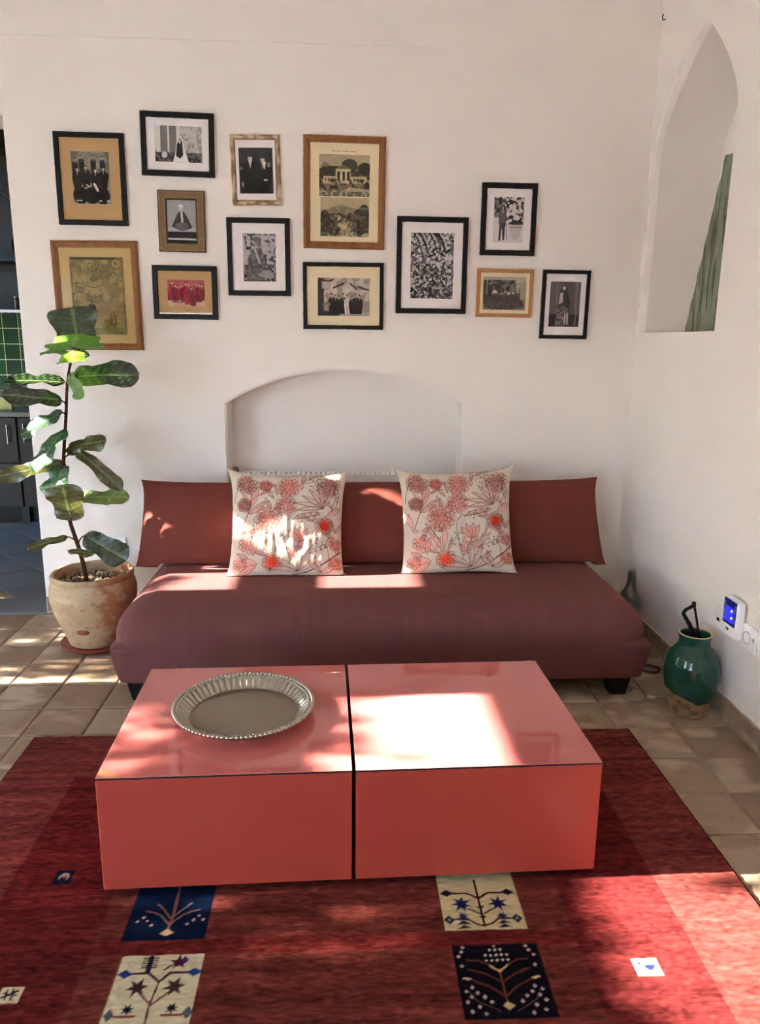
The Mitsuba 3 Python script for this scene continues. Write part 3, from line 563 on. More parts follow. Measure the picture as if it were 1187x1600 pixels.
# floral scatter cushions
def floral(w, h, seed):
    b = Board(w, h, 0.0026, (200, 185, 169)); r = np.random.default_rng(seed)
    D, R_, O = (92, 50, 46), (148, 70, 63), (192, 62, 48)
    def P(u, v): return (u * w, v * h)
    def leaf(u, v, ang, L, wd, c=D, fill=None):
        a = math.radians(ang); t = np.linspace(0, 1, 9); x0, y0 = P(u, v)
        sp = wd * np.sin(np.pi * t) ** 0.8 ; bend = 0.15 * L * t * t
        X1 = x0 + L * t * math.cos(a) - (sp + bend) * math.sin(a); Y1 = y0 + L * t * math.sin(a) + (sp + bend) * math.cos(a)
        X2 = x0 + L * t * math.cos(a) - (-sp + bend) * math.sin(a); Y2 = y0 + L * t * math.sin(a) + (-sp + bend) * math.cos(a)
        if fill is not None: b.poly(list(zip(X1, Y1)) + list(zip(X2[::-1], Y2[::-1])), fill, 0.55)
        b.line(list(zip(X1, Y1)), 0.0026, c, 0.8); b.line(list(zip(X2, Y2)), 0.0026, c, 0.8)
        b.line([(x0, y0), (x0 + L * math.cos(a) - bend[-1] * math.sin(a), y0 + L * math.sin(a) + bend[-1] * math.cos(a))], 0.002, c, 0.6)
    def bloom(u, v, rad, c=R_, core=None, n=12):
        x, y = P(u, v); b.ell(x, y, rad * .9, rad * .85, c, .16)
        for k, q in enumerate((0.80, 0.55, 0.28)):
            m = max(5, int(n * q) + 3)
            for j in range(m):
                a = 2 * math.pi * j / m + k * 0.5 + r.uniform(-0.12, 0.12); px, py = x + rad * q * math.cos(a) * r.uniform(.92, 1.08), y + .9 * rad * q * math.sin(a)
                t = np.linspace(-2.4, 2.4, 11); e1, e2 = rad * .24, rad * (.20 if k else .25)
                ex, ey = e1 * np.cos(t), e2 * np.sin(t)
                b.ell(px, py, e1, e2, c, 0.22 + .12 * k, a, 10)
                b.line(list(zip(px + ex * math.cos(a) - ey * math.sin(a), py + ex * math.sin(a) + ey * math.cos(a))), 0.0024, D if (j + k) % 3 else c, 0.8)
                if k < 2: b.line([(px - e1 * .6 * math.cos(a), py - e1 * .6 * math.sin(a)), (px + e1 * .5 * math.cos(a), py + e1 * .5 * math.sin(a))], 0.0018, c, 0.7)
        if core is not None:
            for j in range(9): b.ell(x + rad * 0.36 * math.cos(j * 0.7), y + rad * 0.36 * math.sin(j * 0.7), rad * 0.22, rad * 0.2, core, 0.95, j * 0.7, 10)
            b.ell(x, y, rad * 0.3, rad * 0.3, core)
            for j in range(7): b.line([(x + rad * .12 * math.cos(j), y + rad * .12 * math.sin(j)), (x + rad * 0.4 * math.cos(j), y + rad * 0.4 * math.sin(j))], 0.0028, (168, 40, 34))
    def stem(pts, c=D, wd=0.003):
        q = spline([P(*p) for p in pts], 14); b.line(q, wd, c, 0.85)
    def berries(u, v, ang, n=6, L=0.09):
        a = math.radians(ang); x, y = P(u, v); b.line([(x, y), (x + L * math.cos(a), y + L * math.sin(a))], 0.0022, D, 0.8)
        for j in range(n):
            sg = 1 if j % 2 else -1; t = (j + 1) / n * L; e = (x + t * math.cos(a) - sg * 0.016 * math.sin(a), y + t * math.sin(a) + sg * 0.016 * math.cos(a))
            b.line([(x + (t - .008) * math.cos(a), y + (t - .008) * math.sin(a)), e], 0.0018, D, 0.8); b.ell(*e, 0.004, 0.003, D, 0.9)
    for k in range(46):
        u, v = r.uniform(.05, .95), r.uniform(.05, .95); leaf(u, v, r.uniform(0, 360), r.uniform(.035, .07), r.uniform(.006, .010), D if k % 2 else R_, (202, 150, 138))
    stem([(0.10, 0.45), (0.16, 0.62), (0.18, 0.78), (0.15, 0.88)], R_, 0.005); stem([(0.17, 0.68), (0.24, 0.78), (0.38, 0.82)], R_)
    leaf(0.17, 0.66, 62, 0.11, 0.016, R_, (196, 130, 118)); leaf(0.16, 0.6, 28, 0.10, 0.014, D, (196, 130, 118)); leaf(0.08, 0.45, 110, 0.09, 0.015, R_, (220, 150, 138))
    bloom(0.14, 0.88, 0.050); bloom(0.31, 0.88, 0.030, (190, 84, 72)); bloom(0.51, 0.87, 0.054, (196, 100, 88)); bloom(0.86, 0.87, 0.056); bloom(0.12, 0.68, 0.036)
    bloom(0.49, 0.68, 0.052, (190, 104, 98), None, 9); bloom(0.34, 0.54, 0.066, (190, 100, 90), None, 14)
    bloom(0.84, 0.50, 0.046, (170, 110, 100), O, 16); bloom(0.38, 0.14, 0.050, (210, 120, 100), (232, 88, 62), 16)
    for k, a in enumerate((118, 95, 140, 160, 175, 60)): leaf(0.82, 0.66, a, 0.12 + 0.02 * (k % 2), 0.010, D, (200, 160, 148))
    leaf(0.80, 0.62, 185, 0.14, 0.012, D, (190, 130, 120)); leaf(0.86, 0.6, 20, 0.07, 0.014, R_, (210, 150, 138)); leaf(0.9, 0.64, 60, 0.08, 0.010, D)
    berries(0.72, 0.82, 75); berries(0.80, 0.60, 190, 7, 0.11); berries(0.68, 0.26, 20, 7, 0.10); berries(0.42, 0.28, 55, 5, 0.08)
    stem([(0.28, 0.45), (0.27, 0.34)], D); stem([(0.52, 0.12), (0.58, 0.28), (0.62, 0.36)], R_, 0.004); stem([(0.52, 0.18), (0.48, 0.42), (0.50, 0.54), (0.55, 0.58)], D)
    for a in (50, 75, 100, 125): leaf(0.61, 0.34, a, 0.075, 0.014, R_, (214, 140, 126))
    leaf(0.55, 0.22, 25, 0.15, 0.016, D, (204, 160, 148)); leaf(0.54, 0.16, 80, 0.10, 0.014, R_, (214, 150, 136)); leaf(0.34, 0.24, 115, 0.13, 0.012, R_, (222, 160, 146)); leaf(0.36, 0.24, 80, 0.12, 0.012, R_, (222, 160, 146))
    leaf(0.32, 0.2, 140, 0.14, 0.016, D, (216, 156, 142)); leaf(0.25, 0.12, 165, 0.10, 0.018, R_, (226, 150, 134)); leaf(0.24, 0.1, 200, 0.09, 0.018, R_, (232, 150, 132))
    bloom(0.16, 0.30, 0.046, (222, 140, 126), None, 8); bloom(0.10, 0.12, 0.034, (222, 140, 126), None, 8); bloom(0.94, 0.32, 0.030, (216, 130, 116)); bloom(0.93, 0.14, 0.034, (220, 120, 100))
    stem([(0.56, 0.02), (0.7, 0.06), (0.86, 0.16), (0.99, 0.26)], D, 0.006); stem([(0.84, 0.16), (0.87, 0.26), (0.82, 0.32), (0.80, 0.28), (0.83, 0.27)], D)
    for a in (30, 55, 80, 140, 165): leaf(0.60, 0.05, a, 0.13, 0.013, D, (206, 166, 154))
    for a in (100, 130, 20): leaf(0.80, 0.05, a, 0.08, 0.012, D, (206, 160, 148))
    leaf(0.62, 0.93, 10, 0.10, 0.014, D); stem([(0.03, 0.7), (0.05, 0.82), (0.10, 0.9)], D); leaf(0.95, 0.72, 95, 0.09, 0.012, D)
    leaf(0.20, 0.50, -60, 0.10, 0.008, D); leaf(0.24, 0.36, 250, 0.08, 0.012, R_, (222, 160, 146))
    b.speck(0.06, 90, 90, seed, 2)
    return b
for q, (c, lean, tilt, yaw) in enumerate((((-0.263, 3.462, 0.650), 0.30, 0.025, 0.02), ((0.540, 3.472, 0.664), 0.26, -0.03, 0.0))):
    b = floral(0.54, 0.50, 21); ny, nx = b.C.shape[:2]
    S, Q, F, B = pillow(0.535, 0.495, 0.135, nx, ny, 0.05, 0.022, 31 + q, 0.008, 0.03)
    F, B = place_pillow(F, B, c, lean, tilt, yaw)
    add(nn('floral_pillow', q), closed(F, B), 'm_print', smooth=True, color=np.clip(np.vstack([b.C.reshape(-1, 3), b.C.reshape(-1, 3)]), 0, 1),
        label=['cream floral pillow nearer the potted fig, crossed by a strip of sunlight', 'cream floral pillow farther from the potted fig, wholly in the shade'][q], cat='pillow', group='square floral pillows on the sofa')

# ------------------------------------------------------------------ radiator in the arched recess
ra = 'radiator'
tag(ra, 'white panel radiator with a slotted top grille in the arched recess behind the sofa', 'radiator')
rx0, rx1 = -0.56, 0.325
pan = []
for y in (4.092, 4.178):
    s = np.linspace(rx0, rx1, 220); zz = np.array([0.15, 0.16, 0.74, 0.755]); dep = 0.006 * (np.abs(((s - rx0) / 0.033) % 1 - 0.5) < 0.3)
    pan.append(grid_mesh(np.array([np.stack([s, y + dep * (0 if z in (0.15, 0.755) else 1), np.full_like(s, z)], -1) for z in zz])))
    pan.append(bx(rx0, rx1, y + 0.006, y + 0.012, 0.15, 0.76))
add(ra + '__panel', cat_(pan), 'm_white_paint')
gr = [bx(rx0 - 0.004, rx1 + 0.004, 4.086, 4.106, 0.772, 0.786), bx(rx0 - 0.004, rx1 + 0.004, 4.176, 4.196, 0.772, 0.786)]
for x in np.arange(rx0 + 0.01, rx1, 0.0275): gr.append(bx(x - 0.0085, x + 0.0085, 4.10, 4.18, 0.780, 0.786))
gr += [bx(rx0 - 0.006, rx0 + 0.012, 4.086, 4.196, 0.74, 0.786), bx(rx1 - 0.012, rx1 + 0.006, 4.086, 4.196, 0.74, 0.786), bx(rx0, rx1, 4.086, 4.09, 0.745, 0.786)]
add(ra + '__top_grille', cat_(gr), 'm_white_paint')
add(ra + '__fins', bx(rx0 + 0.01, rx1 - 0.01, 4.11, 4.17, 0.16, 0.762), gloss(60, 58, 56, .6, .2), label='dark convector core between the panels')
add(ra + '__valve', cat_([rbx(-0.606, -0.572, 4.10, 4.14, 0.77, 0.825, 0.014), tube([(-0.59, 4.12, 0.12), (-0.59, 4.12, 0.78)], 0.011, 10), tube([(-0.59, 4.12, 0.765), (-0.55, 4.13, 0.765)], 0.009, 8)]), gloss(90, 84, 78, 0.3, 0.5, 0.6), smooth=40, label='grey metal valve')
add('wall_plate', cbx(-1.335, -1.188, 4.058, 4.0695, 0.352, 0.442, 0.004), 'm_white_plastic', label='plain white cover plate on the wall behind the potted fig', cat='wall plate')

# ------------------------------------------------------------------ framed photographs on the back wall
def frame_mesh(w, h, prof):
    """mitred moulding: prof = (inset from the outer edge, height off the wall)"""
    rows = []
    for t, d in prof:
        a, b = w / 2 - t, h / 2 - t; rows.append([(a, -d, b), (-a, -d, b), (-a, -d, -b), (a, -d, -b)])
    m = grid_mesh(np.array(rows), wrap=True)
    return trimesh.Trimesh(m.triangles.reshape(-1, 3), np.arange(len(m.faces) * 3).reshape(-1, 3), process=False)
def plate(w, h, d, z=0.0):
    return cbx(-w / 2, w / 2, -d, -d + 0.002, -h / 2 + z, h / 2 + z, 0.0004)
def flat_prof(bw, d=0.020): return [(0, 0.001), (0, d - 0.002), (0.0015, d), (bw - 0.0015, d), (bw, d - 0.002), (bw, 0.006)]
def round_prof(bw, d=0.024): return [(0, 0.001), (0, d * 0.6), (bw * 0.15, d * 0.9), (bw * 0.4, d), (bw * 0.7, d * 0.85), (bw * 0.8, d * 0.7), (bw, d * 0.62), (bw, 0.006)]

def person(b, x, y, h, coat, skin=(200, 190, 176), hat=None, wd=0.32):
    """a standing or half-length figure, h from foot line y to the crown"""
    b.poly([(x - h * wd * .32, y), (x - h * wd * .5, y + h * .45), (x - h * wd * .46, y + h * .70), (x - h * .05, y + h * .80), (x + h * .05, y + h * .80), (x + h * wd * .46, y + h * .70), (x + h * wd * .5, y + h * .45), (x + h * wd * .32, y)], coat)
    b.ell(x, y + h * .88, h * .06, h * .078, skin); b.ell(x - h * .02, y + h * .87, h * .025, h * .05, tuple(int(q * .7) for q in skin), .6); b.line([(x - h * wd * .4, y + h * .66), (x - h * wd * .34, y + h * .36)], h * .02, tuple(min(255, int(q * 1.5 + 8)) for q in coat), .7); b.line([(x, y), (x, y + h * .4)], h * .012, tuple(int(q * .5) for q in coat), .8)
    b.ell(x, y + h * .955, h * .06, h * .032, hat if hat else (30, 28, 26))
    b.poly([(x - h * .02, y + h * .79), (x + h * .02, y + h * .79), (x, y + h * .62)], tuple(min(255, int(q * 1.1)) for q in skin), 0.8)
def p_group(b):
    w, h = b.w, b.h; b.rect(0, w, h * .5, h, (104, 98, 86)); b.ell(w * .55, h * .86, w * .4, h * .2, (136, 130, 116)); b.speck(.3, 40, 40, 1)
    b.rect(0, w, 0, h * .06, (150, 146, 136))
    for x, y in ((.10, .52), (.27, .58), (.58, .58), (.82, .57)): person(b, w * x, h * y, h * .36, (38, 35, 33), (168, 158, 140))
    for x, y in ((.14, .28), (.37, .32), (.62, .27), (.83, .30)): person(b, w * x, h * y, h * .42, (26, 24, 24), (196, 186, 170), wd=.5)
    for x in (.2, .5, .78): b.ell(w * x, h * .16, w * .2, h * .17, (18, 17, 18))
    b.line([(w * .58, h * .38), (w * .66, h * .26)], .012, (196, 188, 172)); b.line([(w * .38, h * .36), (w * .44, h * .33)], .008, (180, 170, 156))
    for x in (.12, .2, .72, .92): b.ell(w * x, h * .06, w * .04, h * .015, (196, 190, 178))
    b.speck(.18, 90, 90, 4)
def p_veil(b):
    w, h = b.w, b.h; b.rect(0, w, 0, h, (206, 203, 200)); b.rect(w * .55, w, h * .28, h, (190, 186, 182)); b.mottle(w * .55, w, h * .2, h, (150, 146, 142), 60, .5, 2)
    for x in (.12, .31): b.rect(w * x, w * (x + .15), h * .25, h, (120, 116, 112)); [b.line([(w * x, h * q), (w * (x + .15), h * q)], .002, (86, 84, 82)) for q in np.arange(.3, 1, .07)]
    b.rect(0, w, 0, h * .26, (40, 38, 38)); b.mottle(0, w, 0, h * .3, (110, 108, 106), 70, .52, 5)
    b.poly([(w * .38, 0), (w * .44, h * .3), (w * .46, h * .56), (w * .53, h * .72), (w * .6, h * .62), (w * .64, h * .3), (w * .72, 0)], (224, 222, 220))
    b.poly([(w * .44, h * .18), (w * .47, h * .5), (w * .53, h * .69), (w * .585, h * .58), (w * .6, h * .2), (w * .53, h * .1)], (26, 24, 26)); b.ell(w * .53, h * .575, w * .025, h * .055, (206, 200, 196))
    b.ell(w * .2, h * .2, w * .06, h * .09, (200, 198, 196))
def p_seated_small(b):
    w, h = b.w, b.h; b.rect(0, w, 0, h, (158, 158, 158)); b.speck(.12, 30, 30, 3); b.rect(0, w, 0, h * .3, (34, 33, 34)); b.rect(0, w, h * .27, h * .36, (170, 168, 164)); b.rect(0, w, h * .08, h * .12, (190, 188, 184))
    b.poly([(w * .15, h * .38), (w * .3, h * .6), (w * .4, h * .72), (w * .58, h * .72), (w * .72, h * .58), (w * .86, h * .36), (w * .5, h * .28)], (62, 60, 60)); b.ell(w * .5, h * .4, w * .24, h * .09, (104, 100, 98))
    b.ell(w * .48, h * .79, w * .065, h * .06, (196, 190, 182)); b.ell(w * .48, h * .85, w * .085, h * .03, (222, 220, 216)); b.line([(w * .5, h * .7), (w * .52, h * .5)], .01, (200, 196, 190))
def p_red(b):
    w, h = b.w, b.h; b.rect(0, w, 0, h, (206, 168, 148)); b.rect(0, w, h * .55, h, (176, 92, 92)); b.speck(.3, 60, 20, 2)
    for k in range(13): person(b, w * (.06 + .072 * k), h * (.22 + .05 * math.sin(k * 2.1)), h * (.62 + .08 * math.sin(k * 1.3)), ((128, 26, 44), (150, 44, 60), (100, 24, 40))[k % 3], (214, 160, 146), (120, 30, 44), .42)
    person(b, w * .52, h * .06, h * .56, (150, 36, 54), (90, 20, 30), (110, 24, 40), .4); person(b, w * .68, h * .02, h * .62, (118, 24, 40), (90, 20, 30), (100, 20, 36), .5); b.rect(w * .1, w * .5, h * .14, h * .2, (150, 84, 92))
def p_drawing(b):
    w, h = b.w, b.h; b.rect(0, w, 0, h, (128, 112, 72)); b.mottle(0, w, 0, h, (158, 138, 92), 14, .48, 3, .8, .1); b.mottle(0, w, 0, h, (92, 86, 62), 22, .56, 7, .6, .1)
    L = (62, 54, 40); r = np.random.default_rng(5)
    b.line([(w * .03, h * .03), (w * .97, h * .03), (w * .97, h * .97), (w * .03, h * .97), (w * .03, h * .03)], .003, (84, 74, 52)); b.rect(w * .02, w * .85, h * .965, h * .995, (74, 66, 48))
    b.ell(w * .86, h * .92, w * .07, w * .07, (176, 150, 100)); b.ell(w * .86, h * .92, w * .045, w * .045, (120, 104, 70))
    for k in range(26):
        x, y = r.uniform(.08, .9) * w, r.uniform(.1, .9) * h; t = np.linspace(0, r.uniform(2, 5), 12); q = r.uniform(.02, .06) * w * 2
        b.line(list(zip(x + q * np.cos(t + k), y + q * .8 * np.sin(t * 1.2 + k))), .0028, L, .8)
    for y0 in (.64, .52): b.line([(w * t, h * (y0 + .03 * math.sin(t * 11))) for t in np.linspace(.04, .6, 14)], .003, L)
    b.poly([(w * .35, h * .42), (w * .95, h * .42), (w * .95, h * .2), (w * .4, h * .2)], (150, 124, 80), .5); person(b, w * .36, h * .2, h * .26, (58, 56, 52), (110, 96, 72), (40, 38, 34), .42)
    b.line([(w * .7, h * .12), (w * .72, h * .28), (w * .78, h * .3), (w * .8, h * .14), (w * .7, h * .12)], .003, L); b.rect(w * .06, w * .94, h * .05, h * .09, (104, 120, 56), .7)
def p_two(b):
    w, h = b.w, b.h; b.rect(0, w, 0, h, (30, 28, 28)); b.speck(.5, 40, 10, 2)
    for x, hh in ((.33, .86), (.70, .83)): person(b, w * x, 0, h * hh, (15, 14, 15), (196, 186, 176), (26, 24, 24), .5)
    b.poly([(w * .28, h * .72), (w * .38, h * .72), (w * .34, h * .58)], (206, 198, 190)); b.poly([(w * .68, h * .7), (w * .8, h * .7), (w * .76, h * .52)], (212, 206, 198)); b.ell(w * .78, h * .30, w * .06, h * .025, (200, 190, 180)); b.ell(w * .1, h * .2, w * .03, h * .06, (150, 144, 138)); b.rect(w * .84, w * .92, h * .58, h * .68, (120, 116, 112)); b.ell(w * .07, h * .55, w * .04, h * .04, (104, 98, 92))
def p_old_man(b):
    w, h = b.w, b.h; b.rect(0, w, 0, h, (176, 172, 176)); b.mottle(0, w, h * .25, h * .72, (56, 54, 56), 34, .5, 2); b.mottle(0, w, h * .75, h, (66, 64, 66), 44, .54, 4); b.rect(0, w, 0, h * .28, (40, 38, 40)); b.mottle(0, w, 0, h * .4, (150, 146, 148), 50, .56, 8)
    b.poly([(w * .10, 0), (w * .14, h * .48), (w * .3, h * .68), (w * .55, h * .7), (w * .66, h * .5), (w * .7, h * .24), (w * .6, 0)], (84, 81, 84)); b.mottle(w * .12, w * .68, h * .05, h * .66, (128, 124, 126), 60, .5, 21, .7); b.line([(w * .36, h * .68), (w * .5, h * .4)], .012, (170, 166, 166)); b.line([(w * .2, h * .5), (w * .24, h * .3), (w * .6, h * .3)], .006, (54, 52, 54))
    b.ell(w * .46, h * .8, w * .11, h * .1, (156, 150, 150)); b.ell(w * .51, h * .79, w * .05, h * .07, (104, 100, 102), .8); b.line([(w * .42, h * .8), (w * .49, h * .805)], .003, (60, 58, 60)); b.line([(w * .44, h * .75), (w * .49, h * .75)], .003, (70, 66, 68)); b.ell(w * .42, h * .88, w * .15, h * .05, (96, 94, 96)); b.line([(w * .02, h * .27), (w * .95, h * .3)], .006, (90, 86, 88)); b.poly([(w * .4, h * .14), (w * .75, h * .26), (w * .98, h * .14), (w * .9, h * .06), (w * .6, h * .08)], (146, 142, 142)); b.speck(.25, 80, 80, 6)
def p_landscape(b, top):
    w, h = b.w, b.h
    b.rect(0, w, 0, h, (168, 154, 122) if top else (178, 164, 130))
    if top:
        b.poly([(0, h * .6), (w * .1, h * .84), (w * .3, h * .66), (w, h * .6), (w, h * .4), (0, h * .4)], (128, 116, 92))
        b.mottle(0, w, h * .42, h * .72, (60, 54, 42), 30, .42, 2); b.ell(w * .6, h * .74, w * .16, h * .16, (64, 58, 46)); b.ell(w * .9, h * .66, w * .14, h * .16, (52, 46, 38)); b.ell(w * .12, h * .58, w * .14, h * .12, (64, 58, 46))
        b.rect(w * .08, w * .94, h * .34, h * .48, (190, 174, 138)); b.rect(w * .33, w * .62, h * .34, h * .66, (196, 180, 142)); b.poly([(w * .3, h * .66), (w * .65, h * .66), (w * .48, h * .76)], (110, 98, 76))
        for x in (.36, .46, .55): b.rect(w * x, w * (x + .05), h * .38, h * .6, (58, 52, 42))
        for x in np.arange(.11, .32, .06).tolist() + np.arange(.68, .92, .06).tolist(): b.rect(w * x, w * (x + .03), h * .36, h * .44, (84, 74, 58))
        b.rect(0, w, 0, h * .3, (120, 110, 86)); b.mottle(0, w, h * .12, h * .4, (52, 46, 38), 44, .5, 5); b.rect(0, w, 0, h * .12, (104, 96, 78)); b.mottle(0, w, 0, h * .13, (168, 156, 126), 50, .52, 9); b.poly([(w * .45, h * .13), (w * .6, h * .22), (w, h * .18), (w, h * .12)], (178, 164, 130))
    else:
        b.poly([(0, h * .62), (w * .2, h * .74), (w * .42, h * .82), (w * .6, h * .76), (w * .8, h * .7), (w, h * .68), (w, h * .5), (0, h * .5)], (140, 130, 106))
        b.mottle(0, w, h * .35, h * .58, (76, 68, 54), 34, .44, 3); b.poly([(w * .4, h * .1), (w * .44, h * .46), (w * .54, h * .46), (w * .62, h * .1)], (160, 146, 114)); b.rect(w * .4, w * .54, h * .2, h * .3, (204, 190, 152))
        for x, y, rx, ry in ((.08, .48, .1, .2), (.2, .36, .1, .2), (.9, .6, .12, .24), (.78, .5, .11, .22), (.95, .36, .14, .26), (.06, .2, .14, .22), (.8, .24, .16, .2), (.28, .16, .14, .14)): b.ell(w * x, h * y, w * rx, h * ry, (62, 56, 44))
        b.mottle(0, w, 0, h * .75, (120, 110, 86), 46, .55, 8, .8); b.mottle(0, w, 0, h * .6, (44, 40, 32), 52, .55, 11, .8)
    b.speck(.22, 90, 90, 6)
def p_wall_group(b):
    w, h = b.w, b.h; b.rect(0, w, 0, h, (150, 138, 130)); b.mottle(0, w, h * .4, h, (190, 178, 168), 22, .5, 2); b.rect(0, w * .12, h * .1, h, (58, 52, 50)); b.rect(0, w, 0, h * .1, (168, 156, 146)); b.poly([(0, 0), (w * .45, 0), (w * .3, h * .12), (0, h * .14)], (40, 36, 36))
    for p in ([(.3, .74), (.4, .8), (.5, .86)], [(.62, .86), (.68, .78), (.74, .72)], [(.78, .78), (.88, .72), (.97, .7)], [(.1, .95), (.2, .9), (.3, .96)]): b.line([(w * u, h * v) for u, v in p], .008, (50, 44, 42))
    b.rect(w * .08, w * .3, h * .72, h * .9, (196, 184, 174), .6)
    for k, x in enumerate((.27, .34, .42, .49, .57, .66, .73, .8)): person(b, w * x, h * .05, h * (.56 - .03 * (k % 3)), (28, 25, 26) if k != 4 else (196, 186, 178), (170, 156, 146), (24, 22, 22), .36)
    for x, y in ((.12, .3), (.18, .34), (.22, .3)): b.ell(w * x, h * y, w * .025, h * .05, (120, 108, 100))
    b.speck(.2, 80, 80, 4)
def p_foliage(b):
    w, h = b.w, b.h; b.rect(0, w, 0, h, (96, 94, 96)); b.mottle(0, w, 0, h, (28, 26, 28), 42, .47, 2, 1, .03); b.mottle(0, w, 0, h, (206, 203, 204), 70, .53, 6, .95, .03); b.mottle(0, w, h * .15, h * .8, (190, 187, 188), 34, .55, 12, .6, .05)
    for k, x in enumerate((.06, .2, .42, .62)): b.line([(w * x, h), (w * (x + .12), h * .86), (w * (x + .2), h * .7)], .010 if k % 2 else .006, (30, 28, 30)); b.line([(w * (x + .05), h), (w * (x + .2), h * .84)], .007, (180, 176, 178))
    b.mottle(0, w, 0, h * .5, (22, 20, 22), 60, .55, 15, .9, .03)
def p_man_plant(b):
    w, h = b.w, b.h; b.rect(0, w, 0, h, (206, 198, 198)); b.rect(w * .02, w * .4, h * .55, h * .97, (120, 112, 112)); b.mottle(w * .02, w, h * .4, h, (36, 33, 34), 36, .46, 2, 1, .04); b.mottle(w * .3, w, h * .5, h, (214, 206, 206), 52, .56, 5, .9)
    b.poly([(w * .5, h * .42), (w * .98, h * .42), (w * .9, h * .12), (w * .8, h * .06), (w * .68, h * .06), (w * .58, h * .14)], (188, 178, 178)); b.ell(w * .74, h * .42, w * .24, h * .03, (60, 54, 54)); b.line([(w * .56, h * .34), (w * .94, h * .34)], .004, (120, 112, 112))
    b.poly([(w * .18, h * .03), (w * .2, h * .4), (w * .16, h * .72), (w * .3, h * .82), (w * .42, h * .72), (w * .4, h * .4), (w * .38, h * .05), (w * .32, h * .05), (w * .29, h * .36), (w * .25, h * .03)], (56, 50, 54)); b.rect(w * .17, w * .41, h * .42, h * .72, (86, 78, 84)); b.line([(w * .3, h * .78), (w * .3, h * .66)], .005, (200, 192, 190))
    b.ell(w * .31, h * .865, w * .06, h * .05, (150, 140, 138)); b.ell(w * .31, h * .91, w * .09, h * .022, (60, 54, 56)); b.line([(w * .43, h * .4), (w * .46, h * .06)], .003, (80, 74, 74))
def p_desk(b):
    w, h = b.w, b.h; b.rect(0, w, 0, h, (128, 118, 106)); b.rect(0, w, h * .82, h, (170, 158, 140)); b.rect(w * .1, w * .74, h * .45, h * .9, (48, 42, 40)); b.mottle(w * .1, w * .75, h * .4, h * .9, (112, 102, 92), 60, .52, 3)
    b.rect(0, w * .07, h * .2, h * .9, (60, 54, 50)); b.poly([(w * .04, h * .08), (w * .06, h * .46), (w * .9, h * .5), (w * .96, h * .1), (w * .7, h * .02), (w * .2, h * .02)], (56, 48, 46)); b.mottle(w * .1, w * .9, h * .05, h * .44, (84, 72, 66), 90, .5, 7); b.rect(w * .1, w * .9, h * .44, h * .52, (86, 76, 70))
    person(b, w * .16, h * .4, h * .46, (44, 40, 38), (150, 138, 126)); b.poly([(w * .2, h * .5), (w * .26, h * .62), (w * .32, h * .56), (w * .34, h * .5)], (200, 190, 176))
    for x, y, q in ((.44, .5, .03), (.52, .54, .025), (.6, .5, .04), (.7, .52, .03)): b.ell(w * x, h * y, w * q, h * q * .9, (196, 186, 170))
    b.line([(w * .8, h * .5), (w * .82, h * .9)], .004, (190, 180, 164)); b.line([(w * .78, h * .7), (w * .88, h * .76)], .004, (200, 190, 170)); b.rect(w * .87, w, h * .3, h * .84, (150, 140, 124)); b.speck(.2, 90, 90, 3)
def p_woman(b):
    w, h = b.w, b.h; b.rect(0, w, 0, h, (82, 74, 74)); b.speck(.35, 26, 4, 2)
    for x in (.2, .84): b.rect(w * x, w * (x + .05), h * .2, h, (140, 130, 128), .5)
    b.rect(0, w, 0, h * .28, (34, 30, 30)); b.poly([(w * .2, h * .03), (w * .3, h * .48), (w * .52, h * .5), (w * .62, h * .4), (w * .66, h * .04)], (122, 112, 110)); b.mottle(w * .2, w * .66, h * .03, h * .48, (54, 48, 48), 70, .5, 4)
    b.poly([(w * .3, h * .46), (w * .32, h * .76), (w * .42, h * .92), (w * .5, h * .92), (w * .56, h * .8), (w * .68, h * .5), (w * .6, h * .42)], (38, 33, 34)); b.poly([(w * .3, h * .5), (w * .33, h * .74), (w * .42, h * .78), (w * .44, h * .55)], (176, 166, 162)); b.ell(w * .455, h * .855, w * .045, h * .045, (190, 178, 172))
    for x in (.5, .58): b.poly([(w * x, h * .06), (w * x, h * .34), (w * (x + .05), h * .3), (w * (x + .05), h * .06)], (166, 156, 152))
    b.line([(w * .86, h * .04), (w * .9, h * .3)], .004, (140, 130, 126))

